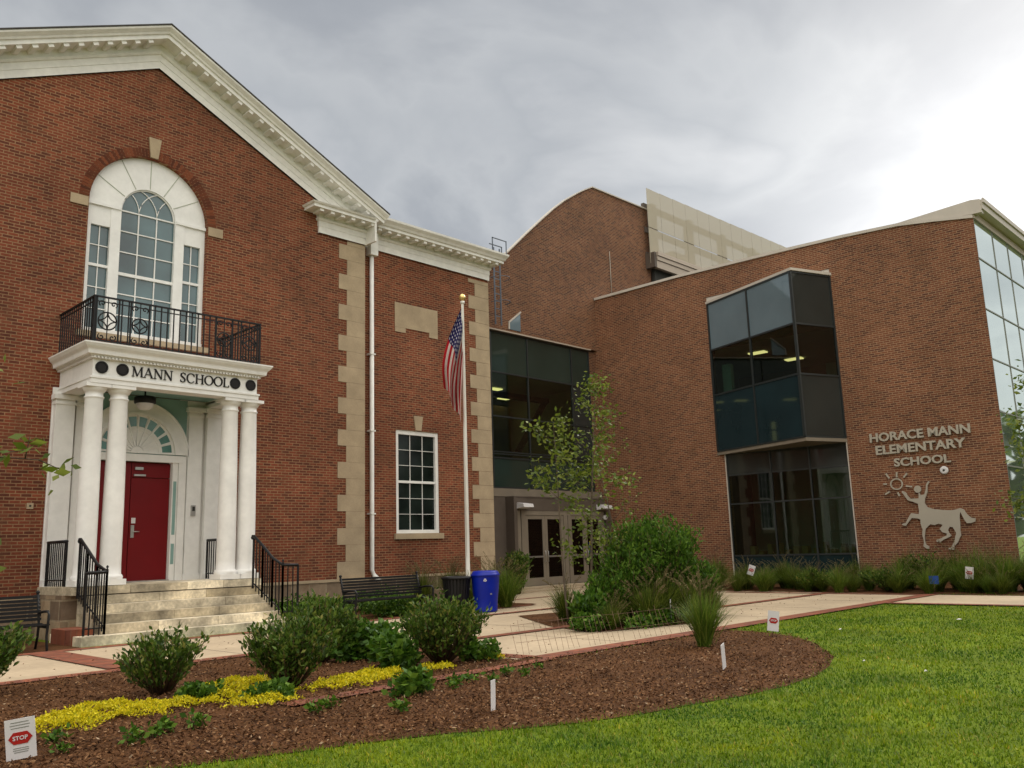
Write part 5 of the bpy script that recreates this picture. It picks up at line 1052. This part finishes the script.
def grow_tree(name, label, x, y, hgt, trunk_r, branches, nleaf, size, m, seed, cat='tree', group=None, clump=0.28, trunk_top=None, lean=(0, 0), z_min=0.25, aspect=0.5):
    """tapered trunk, limbs, twigs; leaves hang in loose clumps around the twigs.  branches: (height fraction, azimuth deg, length, rise)"""
    rng = np.random.default_rng(seed); t = thing(name, label, cat, (x, y, 0), group); mb = MB(); top_ = np.array([x + lean[0], y + lean[1], hgt]); base_ = np.array([x, y, 0.0])
    tr = [base_ + (top_ - base_) * s + np.array([math.sin(s * 5 + seed) * 0.03 * hgt / 4, math.cos(s * 4 + seed) * 0.03 * hgt / 4, 0]) for s in np.linspace(0, 1, 8)]; tr[0] = base_
    mb.tube([tuple(p) for p in tr], trunk_r, 8, trunk_r * 0.15); tw_pts = []
    for hf, az, L, rise in branches:
        a = base_ + (top_ - base_) * hf; q = hf * 7; i0 = int(min(q, 6)); a = tr[i0] + (tr[i0 + 1] - tr[i0]) * (q - i0); az = R(az); d = np.array([math.cos(az), math.sin(az), rise]); d /= np.linalg.norm(d)
        b = a + d * L * 0.5 + np.array([0, 0, 0.04 * L]); c = a + d * L; rb = trunk_r * (1 - 0.75 * hf) * 0.45; mb.tube([tuple(a), tuple(b), tuple(c)], rb, 6, rb * 0.25)
        for k in range(max(3, int(L / 0.16))):
            s = rng.uniform(0.25, 1.0); p = (a + (b - a) * s * 2) if s < 0.5 else (b + (c - b) * (s - 0.5) * 2); dd = d + rng.normal(size=3) * 0.6; dd /= np.linalg.norm(dd); e = p + dd * rng.uniform(0.12, 0.38) * min(1.3, L)
            mb.tube([tuple(p), tuple(e)], rb * 0.25 + 0.002, 4, 0.002); tw_pts.append((p, e))
    build('trunk', mb, 'bark', t, fix=False); n = len(tw_pts); ci = rng.integers(0, n, nleaf); A = np.array([q[0] for q in tw_pts])[ci]; B = np.array([q[1] for q in tw_pts])[ci]; s = rng.uniform(0.3, 1.1, nleaf)[:, None]
    P = A + (B - A) * s + rng.normal(size=(nleaf, 3)) * clump * 0.25; P[:, 2] = np.maximum(P[:, 2], z_min); leaves('crown', P, size, m, t, rng, aspect=aspect, up=-0.1); return t

_litter()
# --- shrubs of the front bed
shrub('round upright shrub nearest the viewer, standing in mulch before the entrance steps', 4.42, 9.75, 0.50, 0.66, 52, 2300, 0.072, 'leaf_dark', 1, group=None)
shrub('broad shrub left of centre, above the yellow sedum and left of the bright hosta', 5.45, 8.85, 0.54, 0.76, 66, 3600, 0.072, 'leaf_dark', 2)
shrub('shrub close behind the broad one, touching the paving', 7.0, 10.6, 0.60, 0.80, 66, 3400, 0.078, 'leaf_dark', 3)
shrub('dense rounded shrub beside the end of the plaza paving, in front of the litter bins', 7.78, 8.95, 0.62, 0.82, 90, 5600, 0.072, 'leaf_dark', 4)
shrub('dark shrub cut by the left edge of the photo, in front of the left bench', 3.0, 11.4, 0.55, 0.78, 70, 4000, 0.08, 'leaf_dark', 5)
mound('bright green leafy perennial beside the dense rounded shrub', 7.12, 9.15, 0.42, 0.35, 0.46, 1300, 0.11, 'leaf_bright', 6)
mound('bright green perennial in the gap between the dense rounded shrub and the paving', 7.35, 10.2, 0.5, 0.4, 0.5, 1400, 0.11, 'leaf_bright', 61)
mound('low broad-leaved green plant on the brick edging strip', 5.95, 7.35, 0.24, 0.22, 0.26, 420, 0.10, 'leaf_mid', 7)
mound('low dark green leafy plant between the nearest shrub and the yellow sedum', 4.42, 8.95, 0.24, 0.24, 0.18, 500, 0.08, 'leaf_mid', 8)
mound('low dark green leafy plant under the broad shrub, on the sedum', 4.92, 8.35, 0.26, 0.2, 0.14, 500, 0.08, 'leaf_mid', 9)
mound('green leafy plant at the foot of the dense rounded shrub, near the paving corner', 8.2, 8.75, 0.35, 0.3, 0.32, 700, 0.09, 'leaf_mid', 10)
wr = random.Random(5)
weeds = [(3.32, 7.45), (3.5, 7.62), (3.72, 7.55), (3.1, 7.35), (4.75, 7.25), (5.0, 7.38), (5.25, 6.62), (6.45, 7.25), (6.62, 7.4), (7.0, 7.22), (7.42, 7.42), (7.55, 7.25), (6.9, 7.45), (2.75, 7.95), (2.62, 7.5), (8.1, 7.55)]
w0 = None
for k, (x, y) in enumerate(weeds):
    if k % 4 == 0 or w0 is None:
        w0 = mound('small green seedling weed poking through the mulch', x, y, 0.09, 0.09, 0.10, 46, 0.062, 'leaf_mid', 100 + k, name='weed', cat='weed', group='seedling weeds in the mulch')
        # bring the mesh to local coordinates so that copies can move
        for ch in w0.children: ch.matrix_parent_inverse = Matrix.Identity(4); ch.data.transform(Matrix.Translation((-x, -y, 0)))
    else: clone(w0, (x, y, 0), rz=wr.uniform(0, 6), scale=wr.uniform(0.7, 1.2))
# --- sedum carpet
SED = [(3.55, 8.95, 0.52, 0.50), (3.08, 8.75, 0.30, 0.42), (4.1, 8.75, 0.42, 0.22), (4.55, 8.75, 0.32, 0.24), (4.75, 8.2, 0.34, 0.24), (5.05, 8.75, 0.3, 0.42), (5.2, 9.5, 0.4, 0.35), (6.2, 8.55, 0.48, 0.32), (6.55, 8.75, 0.4, 0.3), (7.3, 8.55, 0.25, 0.2), (8.45, 8.72, 0.16, 0.2), (5.7, 8.5, 0.3, 0.22)]
P = []
for x, y, rx, ry in SED:
    n = int(rx * ry * 15500); a = RNG.uniform(0, 6.283, n); r = np.sqrt(RNG.uniform(0, 1, n)) * (1 + 0.22 * np.sin(a * 5 + x * 9) + 0.12 * np.sin(a * 11 + y * 7)); zz = 0.02 + 0.055 * (1 - (r / 1.3) ** 2) * RNG.uniform(0.5, 1.2, n)
    P.append(np.column_stack([x + rx * r * np.cos(a), y + ry * r * np.sin(a), np.maximum(zz, 0.015)]))
P = np.concatenate(P); q = np.sin(P[:, 0] * 9 + 2 * np.sin(P[:, 1] * 7)) * np.sin(P[:, 1] * 11 + 2 * np.sin(P[:, 0] * 5)); P = P[(q > -0.55) | (RNG.uniform(0, 1, len(P)) < 0.25)]; P[:, 2] *= 1 + 0.5 * np.sin(P[:, 0] * 14) * np.sin(P[:, 1] * 16)
V, F = leaf_arrays(P, 0.034, RNG, up=0.6, aspect=0.5); npmesh('sedum', V, F, 'sedum', None, kind='stuff', label='bright yellow sedum ground cover spreading over the mulch', category='ground cover')
# --- mulch chips
n = 170000; rr = np.exp(RNG.uniform(math.log(4.0), math.log(17), n)); aa = np.radians(RNG.uniform(0, 88, n)); x, y = rr * np.cos(aa), rr * np.sin(aa)
k = inpoly(x, y, MULCH); x, y = x[k], y[k]; n = len(x); ch = 0.5 + 0.5 * np.sin(x * 3.1 + 2 * np.sin(y * 2.3)) ; P = np.column_stack([x, y, np.full(n, 0.012) + RNG.uniform(0, 0.035, n)])
d = np.column_stack([RNG.normal(size=n), RNG.normal(size=n), RNG.normal(size=n) * 0.42]); V, F = leaf_arrays(P, 0.040, RNG, dirs=d * 3, aspect=0.36, fold=0.2); V[:, 2] = np.maximum(V[:, 2], 0.010)
npmesh('bark_mulch', V, F, 'chips', None, kind='stuff', label='shredded brown bark mulch covering the curved bed', category='mulch')
gm = M_['grass']; t = gm.node_tree; pb = [q for q in t.nodes if q.type == 'BSDF_PRINCIPLED'][0]; src = pb.inputs['Base Color'].links[0].from_socket; tl_ = [q for q in t.nodes if q.type == 'BSDF_TRANSLUCENT'][0]
g = N(t, 'ShaderNodeNewGeometry'); c_ = src
for sc_, lo, hi in ((0.8, (0.50, 0.66, 0.8), (1.45, 1.2, 0.9)), (3.6, (0.62, 0.76, 0.9), (1.38, 1.2, 1.0))):
    nz = N(t, 'ShaderNodeTexNoise'); nz.inputs['Scale'].default_value = sc_; nz.inputs['Detail'].default_value = 4; t.links.new(g.outputs['Position'], nz.inputs['Vector'])
    c_ = mixc(t, 1.0, c_, ramp(t, nz.outputs[0], [(0.34, lo), (0.66, hi)]), 'MULTIPLY')
t.links.new(c_, pb.inputs['Base Color']); t.links.new(c_, tl_.inputs[0])
# --- lawn blades
n = 420000; rr = np.exp(RNG.uniform(math.log(2.6), math.log(27), n)); aa = np.radians(RNG.uniform(-18, 72, n)); x, y = rr * np.cos(aa), rr * np.sin(aa)
lim = 8.02; k = (y < lim) & ~((x > 19.82) & (x < 23.25)) & (x < 24) & ~(inpoly(x, y, MULCH) & (polydist(x, y, MULCH) > RNG.exponential(0.06, n))); k &= ~((x < 8.9) & (y > 7.6)); x, y, rr = x[k], y[k], rr[k]; n = len(x)
pt = 0.5 + 0.5 * np.sin(x * 1.3 + 1.7 * np.sin(y * 0.9)) * np.cos(y * 1.7 + x * 0.4); hgt = (0.018 + 0.026 * RNG.uniform(0, 1, n)) * (0.8 + 0.5 * pt) * (1 + rr * 0.010); w = 0.0028 * (1 + rr * 0.16); az = RNG.uniform(0, 6.283, n); ln = RNG.uniform(0.2, 1.15, n)
b = np.column_stack([x, y, np.zeros(n)]); side = np.column_stack([-np.sin(az), np.cos(az), np.zeros(n)]) * w[:, None]; tip = b + np.column_stack([np.cos(az) * np.sin(ln), np.sin(az) * np.sin(ln), np.cos(ln)]) * hgt[:, None]
V = np.stack([b - side, b + side, tip], 1).reshape(-1, 3); npmesh('grass', V, np.arange(3 * n).reshape(n, 3), 'grass', None, kind='stuff', label='short bright green lawn grass', category='grass')

# --- foreground ornamental grass
tuft('bright green ornamental grass clump with tan seed heads in the mulch beside the brick edging', 11.05, 7.05, 0.80, 0.75, 750, 0.0055, 'tuft_bright', 20, plumes=16, ph=1.35)
# --- island planting
shrub('big bushy green shrub, the highest in the island planting, right of the glazed doors', 14.6, 10.3, 0.85, 1.85, 120, 13000, 0.095, 'leaf_mid', 21, base=0.0, spread=0.55)
shrub('leafy green shrub at the right end of the island planting', 15.25, 9.9, 0.50, 1.05, 70, 4200, 0.09, 'leaf_mid', 22, base=0.0, spread=0.6)
shrub('mid-height green shrub directly left of the highest island shrub', 13.75, 10.35, 0.62, 1.35, 80, 6000, 0.09, 'leaf_mid', 27, base=0.0, spread=0.55)
shrub('lower green shrub in the left half of the island planting, under the saplings', 13.05, 10.45, 0.50, 0.90, 60, 3600, 0.085, 'leaf_mid', 28, base=0.0, spread=0.6)
shrub('low bright leafy shrub at the left front corner of the island planting', 12.42, 10.3, 0.36, 0.62, 45, 1600, 0.11, 'leaf_bright', 23, base=0.0)
isl = [(12.8, 10.0, 0.62), (13.3, 9.65, 0.8), (13.0, 10.7, 0.5), (13.9, 9.75, 1.0), (14.6, 9.6, 0.8), (15.1, 9.9, 0.75), (13.4, 11.7, 0.8), (12.35, 9.75, 0.5), (14.9, 9.45, 0.7), (14.2, 9.4, 0.8), (15.6, 9.75, 0.7)]
t0_ = None
for k, (x, y, h_) in enumerate(isl):
    l = 'arching grass with pale plumes massed at the front of the island planting'
    if k % 4 == 0:
        t0_ = tuft(l, x, y, h_, 0.95, 520, 0.006, 'tuft', 30 + k, plumes=15, group='plumed grasses in the island planting', ph=1.1)
        for ch in t0_.children: ch.matrix_parent_inverse = Matrix.Identity(4); ch.data.transform(Matrix.Translation((-x, -y, 0)))
        h0 = h_
    else: clone(t0_, (x, y, 0), rz=k * 1.7, scale=h_ / h0)
mound('low leafy plants filling the left front edge of the island planting', 12.25, 9.95, 0.55, 0.35, 0.35, 800, 0.08, 'leaf_mid', 25)
mound('low leafy plants along the front edge of the island planting, behind the plant tags', 13.8, 9.55, 1.5, 0.4, 0.3, 1800, 0.08, 'leaf_mid', 26)
# saplings
br = [(0.24, 150, 0.5, 0.6), (0.27, 330, 0.55, 0.6), (0.30, 20, 0.5, 0.9), (0.36, 200, 0.5, 0.8), (0.42, 100, 0.6, 0.8), (0.48, 300, 0.7, 0.7), (0.53, 160, 0.7, 0.6), (0.58, 40, 0.7, 0.7), (0.64, 240, 0.6, 0.8), (0.70, 120, 0.6, 0.7), (0.75, 0, 0.6, 0.8), (0.80, 280, 0.5, 0.8), (0.86, 80, 0.45, 0.9), (0.92, 200, 0.4, 1.2), (0.96, 330, 0.3, 1.5)]
grow_tree('sapling', 'tallest slender young tree rising from the island bed before the glazed entrance', 13.2, 10.9, 4.7, 0.032, [(a, b, c * 1.05, d) for a, b, c, d in br], 1500, 0.105, 'leaf_tree', 41, cat='sapling', lean=(0.42, -0.05), clump=0.5)
br2 = [(0.62, 180, 0.7, 0.5), (0.68, 330, 0.6, 0.5), (0.72, 120, 0.6, 0.6), (0.78, 250, 0.6, 0.5), (0.84, 40, 0.5, 0.7), (0.90, 150, 0.5, 0.7), (0.96, 300, 0.4, 1.0)]
grow_tree('sapling', 'thin young tree with bare lower trunk just left of the tallest sapling', 12.85, 11.15, 3.85, 0.024, [(a, b, c * 0.95, d) for a, b, c, d in br2], 480, 0.115, 'leaf_tree', 42, cat='sapling', lean=(-0.12, 0.1), clump=0.42)
br3 = [(0.42, 140, 0.8, 0.9), (0.5, 320, 0.9, 0.9), (0.6, 60, 0.7, 1.3), (0.68, 200, 0.7, 1.4), (0.78, 330, 0.6, 1.2)]
grow_tree('sapling', 'nearly leafless young tree above the big shrub at the right of the island bed', 15.0, 11.2, 3.9, 0.022, br3, 240, 0.09, 'leaf_tree', 43, cat='sapling', lean=(-0.6, 0.5), clump=0.5)
# --- foundation planting
for k, (x, y, h_, m_, l) in enumerate(((10.9, 17.0, 0.62, 'leaf_mid', 'low green bush just right of the stair railing'), (10.95, 18.3, 0.55, 'leaf_mid', 'low green bush against the stone base right of the portico'), (12.2, 17.9, 0.45, 'leaf_mid', 'low green planting behind the right bench'), (13.5, 17.3, 0.5, 'leaf_mid', 'low green bush at the right end of the right bench'),
        (14.0, 18.4, 0.6, 'leaf_bright', 'pale green bush against the wall behind the black bin'), (4.3, 17.2, 0.35, 'leaf_mid', 'low green ground plants under the left bench'), (3.0, 17.4, 0.4, 'leaf_mid', 'low green ground plants behind the far end of the left bench'), (12.9, 16.5, 0.35, 'leaf_bright', 'low bright plant under the right bench'))):
    mound(l, x, y, 0.85, 0.55, h_, 1500, 0.085, m_, 50 + k, name='bush', cat='bush')
tuft('fountain of green grass between the blue bin and the vestibule', 15.95, 15.9, 1.05, 0.9, 900, 0.007, 'tuft_bright', 60, plumes=30, ph=1.15)
tuft('second green grass clump behind the one by the blue bin', 17.0, 17.4, 1.1, 0.9, 700, 0.007, 'tuft_bright', 61, plumes=40, ph=1.2)
tuft('low grass at the very foot of the flagpole, between the two bins', 15.3, 16.5, 0.75, 0.6, 420, 0.006, 'tuft', 66, plumes=20, ph=1.2)
tuft('tan seeded grass behind the black bin, at the foot of the flagpole', 14.9, 17.9, 1.0, 0.7, 600, 0.006, 'tuft', 62, plumes=60, ph=1.2)
tuft('tan seeded grass behind the blue bin, right of the flagpole foot', 16.2, 18.2, 1.05, 0.7, 600, 0.006, 'tuft', 63, plumes=60, ph=1.2)
shrub('dark rounded bush beside the brown vestibule panel', 20.75, 20.1, 0.42, 1.25, 40, 2600, 0.12, 'leaf_dark', 64, base=0.0, spread=0.5)
tuft('pale grass clump in front of the right entrance doors', 20.4, 15.3, 1.0, 0.8, 500, 0.008, 'tuft_bright', 65, plumes=30)
# --- grasses along the modern wall
wr = random.Random(9); protos = []
for k in range(4):
    p = tuft('green grass clump in the row along the foot of the modern brick wall', 0, 0, 1.0, 0.95, 620, 0.008, 'tuft' if k % 2 == 0 else 'tuft_bright', 70 + k, plumes=14 if k != 1 else 5, group='grass clumps along the modern wall', ph=1.2)
    protos.append(p)
spots = []
yy = 5.2
while yy < 17.0:
    for row in range(3):
        x = 23.75 + row * 0.8 + wr.uniform(-0.25, 0.25) + (0.15 if yy > 15 else 0); 
        spots.append((x, yy + wr.uniform(-0.3, 0.3) + row * 0.4, wr.uniform(0.50, 0.70) + 0.12 * row + (0.22 if yy < 9 and row else 0) + (0.12 if yy > 14 else 0)))
    yy += 0.62
for k, (x, y, s_) in enumerate(spots):
    if k < 4: protos[k].location = (x, y, 0); protos[k].scale = (s_,) * 3
    else: clone(protos[k % 4], (x, y, 0), rz=wr.uniform(0, 6.28), scale=s_)
for k, (x, y, r_, h_, l) in enumerate(((24.1, 11.6, 0.7, 0.55, 'dark low shrub between grasses under the glass bay, nearest the path'), (24.3, 9.6, 0.7, 0.6, 'dark low shrub between grasses, left of the blue sign'), (25.4, 9.0, 0.8, 0.95, 'reddish brown leaved shrub against the wall below the centaur emblem'))):
    shrub(l, x, y, r_, h_, 40, 2200, 0.09, 'leaf_dark', 90 + k, base=0.0)
# --- trees
brr = [(0.28, 95, 3.4, 0.15), (0.34, 130, 3.2, 0.2), (0.40, 70, 3.3, 0.3), (0.46, 110, 3.2, 0.35), (0.52, 150, 2.8, 0.3), (0.58, 85, 3.0, 0.4), (0.64, 30, 2.6, 0.4), (0.5, 0, 2.6, 0.4), (0.6, 300, 2.4, 0.4), (0.7, 120, 2.2, 0.6), (0.42, 240, 2.4, 0.3), (0.8, 60, 1.8, 0.8), (0.86, 200, 1.5, 0.8), (0.93, 300, 1.0, 1.2)]
grow_tree('street_tree', 'leafy tree at the right edge of the photo, its branches overlapping the brick corner', 20.3, 2.75, 6.2, 0.10, [(a, b, c * 0.72, d) for a, b, c, d in brr], 6000, 0.12, 'leaf_tree', 81, clump=0.55)
grow_tree('lawn_tree', 'young tree beyond the left edge whose leafy branch reaches into the photo', 0.2, 8.0, 4.4, 0.06, [(0.50, -6, 2.2, 0.04), (0.62, 0, 1.6, 0.12), (0.30, -12, 1.85, 0.1), (0.6, 140, 1.5, 0.5), (0.72, 220, 1.3, 0.6), (0.8, 60, 0.8, 0.9), (0.5, 270, 1.0, 0.5)], 620, 0.12, 'leaf_tree', 82, clump=0.22)
def big_tree(label, x, y, hgt, rad, seed, nleaf=4200, size=0.5, m='leaf_mid', group=None):
    rng = np.random.default_rng(seed); t = thing('tree', label, 'tree', (x, y, 0), group); mb = MB(); mb.tube([(x, y, 0), (x + 0.1, y, hgt * 0.4), (x, y, hgt * 0.9)], 0.28, 8, 0.05); nb = 26; cs = []
    for i in range(nb):
        az = rng.uniform(0, 6.28); r = rad * math.sqrt(rng.uniform(0.05, 1)) * 0.75; z = hgt * rng.uniform(0.28, 0.92); r *= math.sin(min(1, (1.06 - z / hgt) * 1.7) * math.pi / 2); c = np.array([x + r * math.cos(az), y + r * math.sin(az), z]); cs.append(c); mb.tube([(x, y, z * 0.75), tuple(c)], 0.06, 5, 0.02)
    build('trunk', mb, 'bark', t, fix=False); cs = np.array(cs); ci = rng.integers(0, nb, nleaf); d = rng.normal(size=(nleaf, 3)); d /= np.linalg.norm(d, axis=1)[:, None]; P = cs[ci] + d * (rng.uniform(0.6, 1.0, nleaf) * rad * 0.30)[:, None] * np.array([1, 1, 0.8]); leaves('crown', P, size, m, t, rng, up=0); return t
big_tree('dark tree beyond the glass side of the modern wing, at the right edge', 40.0, 1.6, 7.5, 2.7, 91, m='leaf_mid', size=0.3)
big_tree('lower tree standing right of the dark one beyond the glass side', 42.0, -1.6, 7.0, 3.0, 92, m='leaf_mid', size=0.3)
# woods around the lawn on the side behind the viewer (what the glass reflects)
P = []
for i in range(42):
    a = R(-165 + i * 4.0 + RNG.uniform(-1.5, 1.5)); rd = RNG.uniform(40, 58); h_ = RNG.uniform(9, 15); c = np.array([rd * math.cos(a), rd * math.sin(a), h_ * 0.5]); d = RNG.normal(size=(420, 3)); d /= np.linalg.norm(d, axis=1)[:, None]; P.append(c + d * np.array([4.2, 4.2, h_ * 0.5]) * RNG.uniform(0.75, 1.0, (420, 1)))
V, F = leaf_arrays(np.concatenate(P), 1.5, RNG, up=0, aspect=0.7); npmesh('far_woods', V, F, 'leaf_dark', None, kind='stuff', label='far off belt of trees across the lawn', category='woods')

S.render.engine = 'CYCLES'
